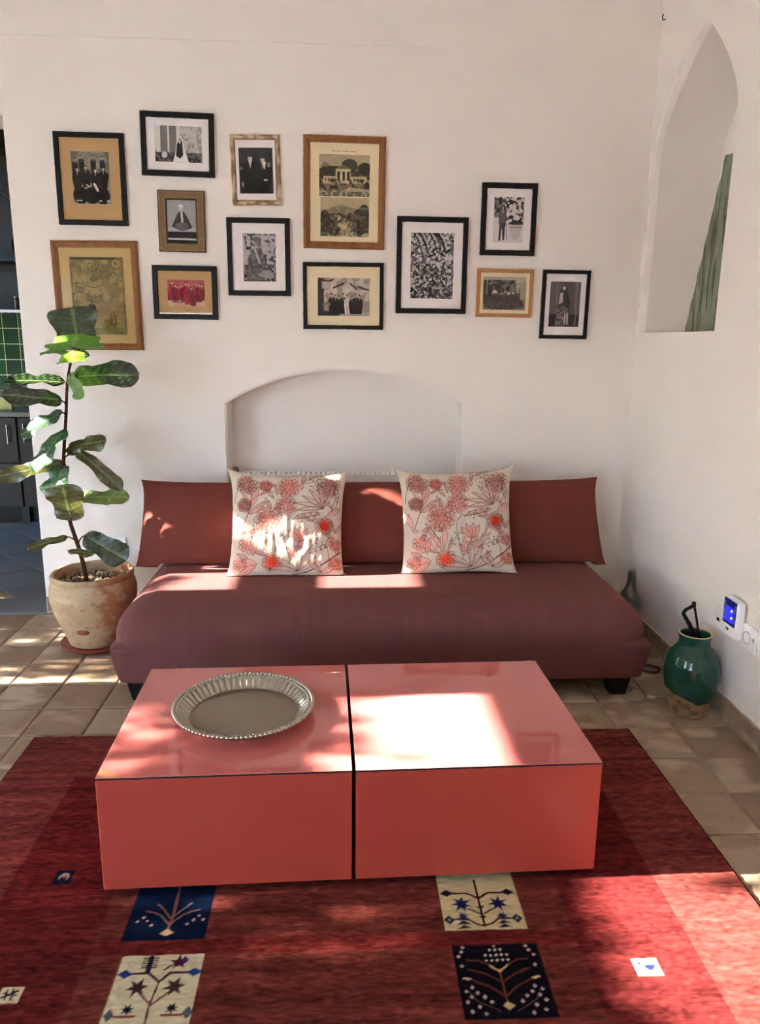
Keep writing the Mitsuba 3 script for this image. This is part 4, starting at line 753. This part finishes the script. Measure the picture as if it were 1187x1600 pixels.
FR = [
 # cx, cz, w, h, tilt, moulding, mat, opening(w, h), [(dx, dz, w, h, painter)], label
 (-1.244, 2.268, .338, .428, .3, ('m_black', flat_prof(.024)), 'm_mat_tan', (.29, .38), [(0, .007, .184, .241, p_group)], 'black framed photograph of a family group on a wide tan mount, upper left'),
 (-.813, 2.436, .356, .292, 1.0, ('m_black', flat_prof(.026)), 'm_mat_white', (.304, .24), [(.003, .002, .229, .165, p_veil)], 'black framed landscape photograph of a seated woman in a dark veil, topmost on the wall'),
 (-.810, 2.079, .233, .292, .6, ('inlay', None), None, (.143, .209), [(0, 0, .143, .209, p_seated_small)], 'small brown patterned inlay frame with a seated man'),
 (-.808, 1.735, .325, .265, .2, ('m_black', flat_prof(.026)), 'm_mat_tan', (.273, .213), [(.004, -.002, .188, .132, p_red)], 'black framed landscape photograph of a crowd printed in red on tan mount'),
 (-1.251, 1.712, .429, .538, -.4, ('m_wood', round_prof(.034)), 'm_mat_tan2', (.361, .47), [(.004, -.001, .269, .383, p_drawing)], 'large wooden frame holding an olive brown drawing, partly behind the fig leaves'),
 (-.434, 2.327, .245, .328, -.8, ('worn', round_prof(.025, .018)), 'm_mat_white', (.195, .278), [(.001, -.003, .167, .213, p_two)], 'slim worn cream frame with a dark photograph of two men in suits'),
 (-.429, 1.914, .317, .378, 0, ('m_black', flat_prof(.025)), 'm_mat_white', (.267, .328), [(.003, -.002, .165, .233, p_old_man)], 'black framed photograph of an older man sitting outdoors, below the worn cream frame'),
 (.006, 2.228, .411, .534, .5, ('m_wood', round_prof(.034)), 'm_mat_cream', (.343, .466), [(0, .082, .253, .196, lambda b: p_landscape(b, True)), (.003, -.114, .245, .186, lambda b: p_landscape(b, False))], 'large wooden frame with two sepia landscapes one above the other'),
 (.001, 1.728, .415, .333, 0, ('m_black', flat_prof(.020)), 'm_mat_cream', (.375, .293), [(.002, -.004, .269, .190, p_wall_group)], 'black framed landscape photograph of a row of people before a wall on cream mount'),
 (.457, 1.885, .366, .477, .1, ('m_black', flat_prof(.026)), 'm_mat_white', (.314, .425), [(.001, -.001, .222, .324, p_foliage)], 'large black framed black and white photograph of dense foliage'),
 (.846, 2.117, .284, .350, .1, ('m_black', flat_prof(.026)), 'm_mat_white', (.232, .298), [(0, -.001, .154, .219, p_man_plant)], 'black framed photograph of a man standing beside a large potted plant'),
 (.842, 1.754, .296, .242, .3, ('m_light_wood', flat_prof(.018)), 'm_mat_cream', (.260, .206), [(0, -.001, .226, .167, p_desk)], 'small light wooden frame with a sepia photograph of a desk'),
 (1.165, 1.700, .252, .349, .3, ('m_black', flat_prof(.019)), 'm_mat_white', (.214, .311), [(-.001, .002, .162, .229, p_woman)], 'black framed dark photograph of a seated woman, rightmost on the wall'),
]
M['m_mat_tan2'] = matte(190, 164, 112)
for q, (cx, cz, w, h, tilt, (fm, pf), mat, (ow, oh), prints, lab) in enumerate(FR):
    key = nn('picture_frame', q); tag(key, lab, 'picture frame', 'framed photographs on the back wall')
    tw = T().translate([cx, WY - 0.0005, cz]).rotate([0, 1, 0], float(tilt))
    if fm == 'inlay':
        N = 40; bw = .045; prof = [(0, .001), (0, .014), (.001, .016)] + [(t, .016 - .004 * (t > .04)) for t in np.linspace(.002, bw, 22)] + [(bw, .006)]
        side = []; cols = []
        for sd in range(4):
            L = w if sd % 2 == 0 else h; rowsP, rowsC = [], []
            n = int(L / .0022)
            for t, d in prof:
                s = np.linspace(-1, 1, n) * (L / 2 - t); off = (h if sd % 2 == 0 else w) / 2 - t
                P = [np.stack([s, s * 0 - d, s * 0 + off], -1), np.stack([s * 0 + off, s * 0 - d, -s], -1), np.stack([-s, s * 0 - d, s * 0 - off], -1), np.stack([s * 0 - off, s * 0 - d, s], -1)][sd]
                pat = (np.sin(s * 620 + np.sin(t * 500) * 2) * np.sin(t * 560) > .25)
                base = np.where(pat[:, None], lin(150, 122, 76), lin(92, 64, 36))
                if t < .006 or t > .037: base = np.tile(lin(52, 32, 20), (n, 1))
                if .006 <= t < .0085 or .034 < t < .037: base = np.where((np.sin(s * 900) > 0)[:, None], lin(168, 140, 90), lin(70, 46, 28))
                rowsP.append(P); rowsC.append(base)
            side.append(grid_mesh(np.array(rowsP))); cols.append(np.array(rowsC).reshape(-1, 3))
        d = mikit.ply(cat_(side), two({'type': 'principled', 'base_color': VC, 'roughness': 0.45, 'specular': 0.4}), smooth=True, color=np.vstack(cols))
        d['bsdf'] = {'type': 'ref', 'id': 'm_vc_satin'}; d['face_normals'] = True; put(key + '__moulding', {**d, 'to_world': tw}, 'brown moulding with fine inlay pattern')
    elif fm == 'worn':
        m = frame_mesh(w, h, pf); mm = m
        for _ in range(4): mm = mm.subdivide()
        n = meshkit.fbm(mm.vertices * [60, 60, 22], 4, 3); a = np.clip((n - .5) / .08, 0, 1)[:, None]
        inn = np.clip((w / 2 - .017 - np.abs(mm.vertices[:, 0])) / .002, 0, 1) * np.clip((h / 2 - .017 - np.abs(mm.vertices[:, 2])) / .002, 0, 1)
        c = lin(200, 182, 152) * (1 - a) + lin(136, 104, 74) * a; c = c * (1 - .7 * inn[:, None]) + lin(110, 84, 60) * .7 * inn[:, None]
        add(key + '__moulding', mm, 'm_vc_satin', color=c, tw=tw, label='worn cream and gilt moulding')
        add(key + '__hanger', cat_([tube([(-.006, -.004, h / 2 - .004), (0, -.004, h / 2 + .009), (.006, -.004, h / 2 - .004)], .0014, 6)]), 'm_steel', tw=tw)
    else:
        add(key + '__moulding', frame_mesh(w, h, pf), fm, tw=tw)
    if mat: add(key + '__mount', plate(ow + .004, oh + .004, .0085), mat, tw=tw)
    for k, (dx, dz, pw, ph, painter) in enumerate(prints):
        b = Board(pw, ph, .0017, (150, 145, 140)); painter(b); P = np.stack([b.X - pw / 2 + dx, b.X * 0 - .0098, b.Y - ph / 2 + dz], -1)
        back = cbx(dx - pw / 2, dx + pw / 2, -.0097, -.0085, dz - ph / 2, dz + ph / 2, .0002); g = grid_mesh(P)
        add(nn(key + '__print', k), trimesh.Trimesh(np.vstack([g.vertices, back.vertices]), np.vstack([g.faces, back.faces + len(g.vertices)]), process=False), 'm_print',
            color=np.clip(np.vstack([b.C.reshape(-1, 3), np.tile(lin(150, 145, 140), (len(back.vertices), 1))]), 0, 1), tw=tw)
    if q == 7:
        cap = []
        for k in range(16):
            if k not in (6, 11): cap.append(bx(-.06 + k * .0075, -.06 + k * .0075 + .0045, -.0092, -.0086, .1935, .1975))
        add(key + '__caption', cat_(cap), 'm_stem', tw=tw, label='tiny line of print above the upper view')
    g = grid_mesh(np.array([[(-ow / 2, -.0135, -oh / 2), (ow / 2, -.0135, -oh / 2)], [(-ow / 2, -.0135, oh / 2), (ow / 2, -.0135, oh / 2)]]))
    add(key + '__glass', g, 'm_pane', tw=tw)

# ------------------------------------------------------------------ potted fiddle-leaf fig
PC = (-1.235, 3.62)
pp = 'potted_fig'
tag(pp, 'tall fiddle-leaf fig in a round stained clay pot left of the sofa', 'potted plant')
def wobble(a, r, z): return r * (1 + 0.012 * np.sin(a * 2 + z * 6) + 0.006 * np.sin(a * 5 + 2)), z + 0.004 * np.sin(a + 1.2) * (z > 0.2)
add(pp + '__pot', lathe([(0.001, 0.022), (0.118, 0.022), (0.126, 0.026), (0.134, 0.05), (0.158, 0.11), (0.186, 0.19), (0.203, 0.26), (0.205, 0.30), (0.198, 0.335), (0.190, 0.350), (0.190, 0.356), (0.196, 0.366), (0.196, 0.378), (0.190, 0.386), (0.180, 0.386), (0.175, 0.378), (0.174, 0.36), (0.178, 0.33), (0.182, 0.315)], 96, mod=wobble, c=(*PC, 0)), 'm_clay', smooth=50)
add(pp + '__pot__boss', trimesh.Trimesh(trimesh.creation.icosphere(subdivisions=2, radius=1).vertices * [0.03, 0.014, 0.014] + [PC[0] - 0.01, PC[1] - 0.160, 0.125], trimesh.creation.icosphere(subdivisions=2, radius=1).faces), gloss(120, 74, 48, .6, .2), smooth=True, label='small dark clay lump on the belly')
soil = []
add(pp + '__soil', lathe([(0.184, 0.318), (0.12, 0.325), (0.06, 0.328), (0.001, 0.33)], 48, c=(*PC, 0)), matte(44, 32, 24), label='dark soil')
peb = trimesh.creation.icosphere(subdivisions=1, radius=1)
pc = [(150, 124, 96), (96, 70, 52), (190, 170, 146), (70, 50, 38)]
pm, pcol = [], []
for k in range(900):
    a, r = rng.uniform(0, 2 * np.pi), 0.178 * math.sqrt(rng.uniform()); s = rng.uniform(0.004, 0.0075, 3)
    pm.append(trimesh.Trimesh(peb.vertices * s + [PC[0] + r * math.cos(a), PC[1] + r * math.sin(a), 0.329 + rng.uniform(-0.002, 0.004)], peb.faces, process=False)); pcol.append(np.tile(lin(*pc[int(rng.integers(4))]), (len(peb.vertices), 1)))
add(pp + '__pebbles', cat_(pm), 'm_vc_satin', smooth=True, color=np.vstack(pcol), kind='stuff', label='small brown pebbles covering the soil')
STEM = spline([(-1.262, 3.62, 0.31), (-1.272, 3.61, 0.42), (-1.287, 3.60, 0.521), (-1.312, 3.59, 0.643), (-1.328, 3.60, 0.808), (-1.32, 3.61, 0.981), (-1.30, 3.62, 1.153), (-1.284, 3.62, 1.287), (-1.258, 3.62, 1.40), (-1.24, 3.63, 1.47)], 70)
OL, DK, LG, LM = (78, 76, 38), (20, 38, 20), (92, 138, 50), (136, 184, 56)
LEAVES = [  # base, tip, width, normal, colour, curl, fold
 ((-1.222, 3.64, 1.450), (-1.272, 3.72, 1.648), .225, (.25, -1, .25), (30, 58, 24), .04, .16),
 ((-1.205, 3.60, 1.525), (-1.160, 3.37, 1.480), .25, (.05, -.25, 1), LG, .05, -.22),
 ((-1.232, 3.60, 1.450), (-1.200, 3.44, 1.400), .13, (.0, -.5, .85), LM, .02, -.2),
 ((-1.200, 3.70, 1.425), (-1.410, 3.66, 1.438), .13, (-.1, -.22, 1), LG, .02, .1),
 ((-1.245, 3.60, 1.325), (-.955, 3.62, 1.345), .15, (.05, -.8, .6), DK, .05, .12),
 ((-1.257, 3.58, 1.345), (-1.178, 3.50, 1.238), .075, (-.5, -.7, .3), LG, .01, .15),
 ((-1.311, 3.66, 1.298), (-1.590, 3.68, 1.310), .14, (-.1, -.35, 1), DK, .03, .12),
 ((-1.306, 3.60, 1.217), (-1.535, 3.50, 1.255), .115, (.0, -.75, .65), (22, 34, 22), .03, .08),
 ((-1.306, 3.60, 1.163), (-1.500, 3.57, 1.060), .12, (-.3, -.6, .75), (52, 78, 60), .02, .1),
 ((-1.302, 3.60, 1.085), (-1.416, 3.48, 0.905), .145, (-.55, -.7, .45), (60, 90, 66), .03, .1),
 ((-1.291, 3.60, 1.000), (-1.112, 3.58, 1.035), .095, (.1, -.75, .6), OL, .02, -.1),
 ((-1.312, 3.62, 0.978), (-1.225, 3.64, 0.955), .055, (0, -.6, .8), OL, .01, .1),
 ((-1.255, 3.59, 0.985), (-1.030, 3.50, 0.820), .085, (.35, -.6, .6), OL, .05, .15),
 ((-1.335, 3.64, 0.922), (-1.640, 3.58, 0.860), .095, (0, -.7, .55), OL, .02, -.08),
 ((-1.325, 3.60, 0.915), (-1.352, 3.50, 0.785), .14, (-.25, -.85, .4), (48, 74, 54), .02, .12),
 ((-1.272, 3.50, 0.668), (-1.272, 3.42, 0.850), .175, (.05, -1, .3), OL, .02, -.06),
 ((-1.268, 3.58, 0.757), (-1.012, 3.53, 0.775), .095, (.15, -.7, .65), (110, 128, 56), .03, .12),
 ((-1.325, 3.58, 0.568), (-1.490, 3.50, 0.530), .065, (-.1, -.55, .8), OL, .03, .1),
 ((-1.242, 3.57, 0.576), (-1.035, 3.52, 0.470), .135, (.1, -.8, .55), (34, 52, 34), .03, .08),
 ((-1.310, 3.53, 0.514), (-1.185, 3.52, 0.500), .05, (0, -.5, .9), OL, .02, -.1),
]
def leaf_mesh(bp, tp, wd, nrm, colr, curl, fold, seed):
    bp, tp, nrm = (np.array(q, float) for q in (bp, tp, nrm)); ax = tp - bp; L = np.linalg.norm(ax); ax /= L
    nrm -= ax * (nrm @ ax); nrm /= np.linalg.norm(nrm); sd = np.cross(nrm, ax)
    u, v = np.linspace(0, 1, 29), np.linspace(-1, 1, 17); U, V = np.meshgrid(u, v, indexing='ij')
    hw = np.interp(U, [0, .03, .1, .22, .38, .5, .65, .78, .88, .95, 1], [.12, .42, .68, .78, .73, .80, .95, 1, .90, .62, .16]) * wd / 2
    r = np.random.default_rng(seed); ph = r.uniform(0, 6, 3)
    wav = (0.0085 * np.sin(U * 11 + ph[0]) + 0.003 * np.sin(U * 23 + ph[1] + V * 2)) * np.abs(V) ** 2 * min(1, wd / .1)
    h = fold * hw * np.abs(V) ** 1.2 + wav + curl * (0.25 - (U - .5) ** 2) * L * 2 - curl * U ** 2 * L * 1.2 - 0.0025 * np.exp(-(V / .08) ** 2)
    vein = np.abs(((U * 8 - np.abs(V) * .9) % 1) - .5)
    h += 0.0022 * (vein - .25) * (np.abs(V) < .95) * np.abs(V) ** .3
    P = bp + U[..., None] * L * ax + (V * hw)[..., None] * sd + h[..., None] * nrm
    c0 = lin(*colr); c = np.tile(c0, U.shape + (1,)); k = np.clip((.10 - vein) / .06, 0, 1) * .35 + np.clip((.085 - np.abs(V)) / .04, 0, 1) * .55
    c = c * (1 - np.minimum(k, .6)[..., None]) + lin(150, 168, 104) * np.minimum(k, .6)[..., None]
    c *= (0.9 + 0.3 * (meshkit.noise(P * 40, seed)[..., None] - .5)); return grid_mesh(P), np.clip(c, 0, 1).reshape(-1, 3)
pet = [tube(STEM, np.linspace(0.0105, 0.0055, len(STEM)), 10)]
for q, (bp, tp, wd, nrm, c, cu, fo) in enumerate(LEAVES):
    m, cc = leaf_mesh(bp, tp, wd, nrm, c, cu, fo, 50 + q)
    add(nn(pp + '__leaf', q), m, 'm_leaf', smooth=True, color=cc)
    b = np.array(bp); d = np.linalg.norm(STEM - (b - [0, 0, .035]), axis=1); s = STEM[d.argmin()]; ax = (np.array(tp) - b); ax /= np.linalg.norm(ax)
    mid = (s + b) / 2 + [0, 0, -.004] - ax * .006
    pet.append(tube(spline([s, mid, b, b + ax * .02], 9), np.linspace(.004, .0026, 9), 6))
add(pp + '__stem', cat_(pet), 'm_stem', smooth=40)
add('saucer', lathe([(0.001, 0.001), (0.135, 0.001), (0.155, 0.012), (0.172, 0.024), (0.174, 0.028), (0.170, 0.030), (0.164, 0.027), (0.148, 0.015), (0.13, 0.0205), (0.001, 0.0205)], 80, c=(*PC, 0)), 'm_saucer', smooth=40, label='reddish brown saucer under the clay plant pot', cat='saucer')

# ------------------------------------------------------------------ right corner: vase, bottle, plugs, cables, plank
VCn = (1.438, 2.83)
vp = [(q[0], q[1] * 0.968 + 0.0001) for q in [(0.001, 0.0012), (0.066, 0.0012), (0.072, 0.006), (0.074, 0.014), (0.073, 0.022), (0.082, 0.05), (0.097, 0.10), (0.1065, 0.15), (0.1085, 0.19), (0.104, 0.235), (0.092, 0.272), (0.074, 0.298), (0.062, 0.312), (0.060, 0.325), (0.061, 0.344), (0.066, 0.358), (0.066, 0.364), (0.061, 0.366), (0.056, 0.358), (0.053, 0.34), (0.053, 0.315), (0.066, 0.29), (0.09, 0.24), (0.09, 0.10), (0.06, 0.03), (0.001, 0.02)]]
def vmod(a, r, z): return r + 0.0012 * np.sin(z * 900) * np.exp(-((z - 0.15) / 0.018) ** 2) * (r > 0.095), z
vps = np.array([p for p in np.vstack([np.linspace(vp[i], vp[i + 1], 6)[:-1] for i in range(len(vp) - 1)] + [vp[-1:]])])
add('vase', lathe([tuple(p) for p in vps], 80, mod=vmod, c=(*VCn, 0)), 'm_glaze', smooth=40, label='green glazed earthenware vase with a bare clay foot on the floor by the right wall', cat='vase')
def ribbon(pts, w, t, nrm):
    q_ = np.asarray(pts, float); tt = np.r_[0, np.cumsum(np.linalg.norm(np.diff(q_, axis=0), axis=1))]; p = np.stack([np.interp(np.linspace(0, tt[-1], 40), tt, q_[:, k]) for k in range(3)], -1); tg = np.gradient(p, axis=0); tg /= np.linalg.norm(tg, axis=1, keepdims=True); s = np.cross(tg, nrm); s /= np.linalg.norm(s, axis=1, keepdims=True); n = np.cross(s, tg); w = np.broadcast_to(w, (40,))[:, None]
    P = np.stack([p + s * w / 2 + n * t / 2, p - s * w / 2 + n * t / 2, p - s * w / 2 - n * t / 2, p + s * w / 2 - n * t / 2], 1)
    m = grid_mesh(P, wrap=True); k = 39 * 4; return trimesh.Trimesh(m.vertices, np.vstack([m.faces, [[0, 2, 1], [0, 3, 2], [k, k + 1, k + 2], [k, k + 2, k + 3]]]), process=False)
tag('strap', 'black folded strap standing out of the mouth of the green vase', 'strap')
add('strap__band', cat_([ribbon([(1.452, 2.83, 0.24), (1.440, 2.83, 0.335), (1.405, 2.83, 0.395), (1.378, 2.83, 0.436), (1.384, 2.83, 0.452), (1.418, 2.832, 0.470)], np.linspace(.021, .013, 40), .004, np.array([0.1, -1, 0.1])), ribbon([(1.464, 2.83, 0.24), (1.452, 2.83, 0.34), (1.434, 2.83, 0.42), (1.420, 2.832, 0.472)], .009, .004, np.array([0.3, -1, 0]))]), 'm_black')
add('strap__clasp', rbx(1.410, 1.426, 2.824, 2.838, 0.466, 0.488, 0.006), 'm_black', smooth=40)
BC = (1.425, 3.50)
add('bottle', lathe([(0.001, 0.004), (0.056, 0.002), (0.060, 0.008), (0.061, 0.20), (0.058, 0.255), (0.046, 0.30), (0.028, 0.33), (0.0215, 0.345), (0.020, 0.385), (0.0235, 0.389), (0.0235, 0.405), (0.020, 0.409)], 48, c=(*BC, 0)), 'm_bottle', smooth=40, label='dark clear glass bottle on the floor in the corner behind the sofa', cat='bottle')
# wall sockets with a plugged-in insect lamp
so2 = 'wall_socket'
tag(so2, 'white double wall socket plate beside the blue insect lamp on the right wall', 'wall socket')
for q, (y0, y1) in enumerate(((2.588, 2.708), (2.728, 2.900))):
    add(nn(so2 + '__plate', q), cbx(WX - 0.011, WX - 0.0002, y0, y1, 0.355, 0.455, 0.004), 'm_white_plastic')
hole = lathe([(0.0215, 0.0), (0.022, 0.0015), (0.0195, 0.002), (0.0185, -0.004), (0.001, -0.004)], 40)
hv = hole.vertices; hole = trimesh.Trimesh(np.stack([-hv[:, 2] + WX - 0.0112, hv[:, 0] * 1.25 + 2.648, hv[:, 1] * 1.15 + 0.405], -1), hole.faces, process=False)
add(so2 + '__outlet', hole, gloss(176, 172, 168, .5, .3), smooth=30)
pinm = cat_([lathe([(0.004, 0), (0.004, 0.0012), (0.001, 0.0012)], 16) for _ in range(1)])
for q, (dy, dz) in enumerate(((0.0, 0.013), (0.004, -0.013))):
    v = pinm.vertices; add(nn(so2 + '__outlet__pin_hole', q), trimesh.Trimesh(np.stack([WX - 0.0085 - v[:, 2], v[:, 0] + 2.648 + dy, v[:, 1] + 0.405 + dz], -1), pinm.faces, process=False), 'm_black')
add(so2 + '__switch', bx(WX - 0.0125, WX - 0.011, 2.598, 2.606, 0.405, 0.42), gloss(150, 146, 142))
add(so2 + '__hole', cbx(WX - 0.0118, WX - 0.0105, 2.864, 2.884, 0.388, 0.402, 0.0008), 'm_black')
ln = 'insect_lamp'
tag(ln, 'white plug-in insect lamp with a glowing blue front on the right wall', 'lamp')
LY0, LY1, LZ0, LZ1 = 2.672, 2.778, 0.378, 0.535
add(ln + '__body', rbx(WX - 0.044, WX - 0.011, LY0, LY1, LZ0, LZ1, 0.012), 'm_white_plastic', smooth=35)
add(ln + '__plug', rbx(WX - 0.016, WX - 0.009, LY0 + 0.02, LY1 - 0.02, LZ0 + 0.02, LZ0 + 0.06, 0.003), 'm_white_plastic')
add(ln + '__panel', cbx(WX - 0.0475, WX - 0.043, LY0 + 0.012, LY1 - 0.003, LZ0 + 0.050, LZ1 - 0.005, 0.002), gloss(20, 40, 120, .2, .5), label='dark blue front panel')
add(ln + '__light', cbx(WX - 0.0485, WX - 0.0473, LY0 + 0.026, LY1 - 0.020, LZ0 + 0.062, LZ1 - 0.034, 0.0004), 'm_black', label='glowing blue light')
scene[ln + '__light']['emitter'] = {'type': 'area', 'radiance': {'type': 'rgb', 'value': [0.001, 0.0012, 0.034]}}
for q in range(2):
    y, z = 2.708 - q * 0.002, 0.490 - q * 0.028
    add(nn(ln + '__bulb', q), trimesh.Trimesh(trimesh.creation.icosphere(subdivisions=2, radius=0.0045).vertices + [WX - 0.0495, y, z], trimesh.creation.icosphere(subdivisions=2, radius=0.0045).faces), 'm_white_plastic')
    scene[nn(ln + '__bulb', q)]['emitter'] = {'type': 'area', 'radiance': {'type': 'rgb', 'value': [0.03, 0.035, 0.07]}}
sl = []
for q in range(9):
    z = LZ0 + 0.060 + q * 0.0092; sl += [bx(WX - 0.0482, WX - 0.0472, LY1 - 0.019, LY1 - 0.011, z, z + 0.0045), bx(WX - 0.0482, WX - 0.0472, LY0 + 0.013, LY0 + 0.020, z, z + 0.0045)]
add(ln + '__grille', cat_(sl), gloss(130, 160, 220, .3, .5), kind='stuff', label='rows of tiny pale slots')
tx = meshkit.text_mesh('HP', 0.013, 0.001, True); v = tx.vertices
add(ln + '__lettering', trimesh.Trimesh(np.stack([WX - 0.0438 - v[:, 2], LY1 - 0.030 - v[:, 0], LZ0 + 0.024 + v[:, 1]], -1), tx.faces, process=False), 'm_black', label='small dark lettering')
add(ln + '__switch', cbx(WX - 0.034, WX - 0.024, LY1 - 0.001, LY1 + 0.004, LZ0 + 0.02, LZ0 + 0.045, 0.001), 'm_black')
# cables on the tiles
add('thin_cable', cat_([tube(spline([(1.21, 3.12, 0.004), (1.28, 3.06, 0.004), (1.315, 2.99, 0.012), (1.29, 2.93, 0.006), (1.24, 2.925, 0.003), (1.22, 2.98, 0.003)], 50), 0.0018, 6)]), matte(120, 104, 92), label='thin grey cable looped on the tiles by the right sofa leg', cat='cable')
tag('plug_cable', 'pale cable with a flat plug lying on the tiles between sofa leg and green vase', 'cable')
add('plug_cable__wire', tube(spline([(1.345, 2.953, 0.006), (1.375, 2.955, 0.005), (1.41, 2.965, 0.003), (1.44, 2.99, 0.003), (1.47, 3.06, 0.003)], 30), 0.0022, 6), matte(150, 138, 126))
add('plug_cable__plug', rbx(1.318, 1.35, 2.944, 2.962, 0.001, 0.013, 0.004), gloss(190, 182, 172, .3, .4))
coil = [(1.445 + 0.042 * math.cos(t) * (1 + .05 * math.sin(3 * t)), 3.235 + 0.042 * math.sin(t), 0.004 + 0.0035 * (k % 3) + 0.0009 * math.sin(t * 5)) for k, t in enumerate(np.linspace(0, 6 * np.pi, 120))]
coil = [(x, y, 0.004 + i / 120 * 0.012) for i, (x, y, z) in enumerate(coil)]
add('coiled_cable', tube(coil, 0.003, 6), gloss(50, 42, 38, .4, .4), smooth=True, label='small dark coil of cable on the tiles under the bottle corner', cat='cable')
# weathered plank in the niche
PB = []
for x in (1.70, 1.732):
    zz = np.linspace(0, 1, 40); row = []
    for z in zz:
        a, b = 3.79 - 0.245 * z + 0.003 * math.sin(z * 40), 3.255 + 0.06 * z
        row.append([(x + 0.0012 * math.sin(z * 30 + y * 9), a + (b - a) * y, NZ0 + 0.001 + z * (0.765 - 0.02 * y)) for y in np.linspace(0, 1, 14)])
    PB.append(np.array(row))
ring_idx = [np.vstack([P[0, :], P[1:, -1], P[-1, -2::-1], P[-2:0:-1, 0]]) for P in PB]
add('plank', cat_([grid_mesh(PB[0], flip=False), grid_mesh(PB[1], flip=True), grid_mesh(np.array([ring_idx[0], ring_idx[1]]), wrap=True)]), 'm_plank', smooth=30, label='weathered grey green wooden plank standing in the pointed wall niche', cat='plank')
add('wall_hook', cat_([tube(spline([(WX - 0.001, 4.02, 3.04), (WX - 0.01, 4.02, 3.036), (WX - 0.014, 4.02, 3.05), (WX - 0.011, 4.02, 3.062)], 14), 0.0028, 8)]), 'm_dark', smooth=True, label='small dark hook high on the right wall near the corner', cat='hook')

# ------------------------------------------------------------------ shrubs outside the left windows: their ragged crown dapples the sunlight
def foliage(x0, x1, y0, y1, ztop, n, size, seed):
    r = np.random.default_rng(seed); y = r.uniform(y0, y1, n); x = r.uniform(x0, x1, n); zt = ztop(y) + 0.18 * (meshkit.fbm(np.stack([y * 1.7, x * .5, y * 0], -1), 3, seed) - .5) * 2
    z = 0.6 + (zt - 0.6) * r.uniform(0, 1, n) ** .85
    clump = meshkit.fbm(np.stack([y * 2.6, z * 4.2, x * 1.0], -1), 2, seed + 1); keep = ((clump > 0.34) | ((y < 2.0) & (z < 2.30))) & ~((y > 1.72) & (y < 2.3) & (z > 2.40) & (z < 2.72) & (r.uniform(0, 1, n) < 0.72))
    x, y, z = x[keep], y[keep], z[keep]; n = len(x)
    a = r.normal(size=(n, 3)); a /= np.linalg.norm(a, axis=1, keepdims=True); b = np.cross(a, r.normal(size=(n, 3))); b /= np.linalg.norm(b, axis=1, keepdims=True)
    s = size * r.uniform(.6, 1.3, n)[:, None]; c = np.stack([x, y, z], -1)
    V = np.stack([c - a * s, c + b * s * .45, c + a * s, c - b * s * .45], 1).reshape(-1, 3); f = np.arange(n)[:, None] * 4
    return trimesh.Trimesh(V, np.vstack([f + [0, 1, 2], f + [0, 2, 3]]), process=False)
def sprigs(y0, y1, z0, z1, n, thr, seed):
    r = np.random.default_rng(seed); y, z, x = r.uniform(y0, y1, n), r.uniform(z0, z1, n), r.uniform(-5.3, -5.1, n)
    keep = meshkit.fbm(np.stack([y * 3.0, z * 9.0 + y * 1.2, x * 0], -1), 2, seed) > thr + 0.25 * (z - z0) / (z1 - z0) - 0.1
    y, z, x = y[keep], z[keep], x[keep]; n = len(x); a = r.normal(size=(n, 3)); a /= np.linalg.norm(a, axis=1, keepdims=True); b = np.cross(a, r.normal(size=(n, 3))); b /= np.linalg.norm(b, axis=1, keepdims=True)
    c = np.stack([x, y, z], -1); q = 0.04
    V = np.stack([c - a * q, c + b * q * .45, c + a * q, c - b * q * .45], 1).reshape(-1, 3); f = np.arange(n)[:, None] * 4
    return trimesh.Trimesh(V, np.vstack([f + [0, 1, 2], f + [0, 2, 3]]), process=False)
add('garden_shrub', cat_([foliage(-5.4, -5.0, -1.2, 3.0, lambda y: 2.82 + 0 * y, 60000, 0.05, 3), sprigs(0.5, 1.78, 2.78, 3.12, 4200, 0.46, 21), sprigs(1.80, 2.20, 2.84, 3.06, 420, 0.52, 23)]), 'm_foliage', kind='stuff', label='leafy shrubs outside the garden windows', cat='shrub')
add('garden_shrub_001', foliage(-5.4, -5.0, 3.12, 4.4, lambda y: 2.60 + 0 * y, 6000, 0.05, 5), 'm_foliage', kind='stuff', label='low leafy shrub outside the narrow windows by the back wall', cat='shrub')
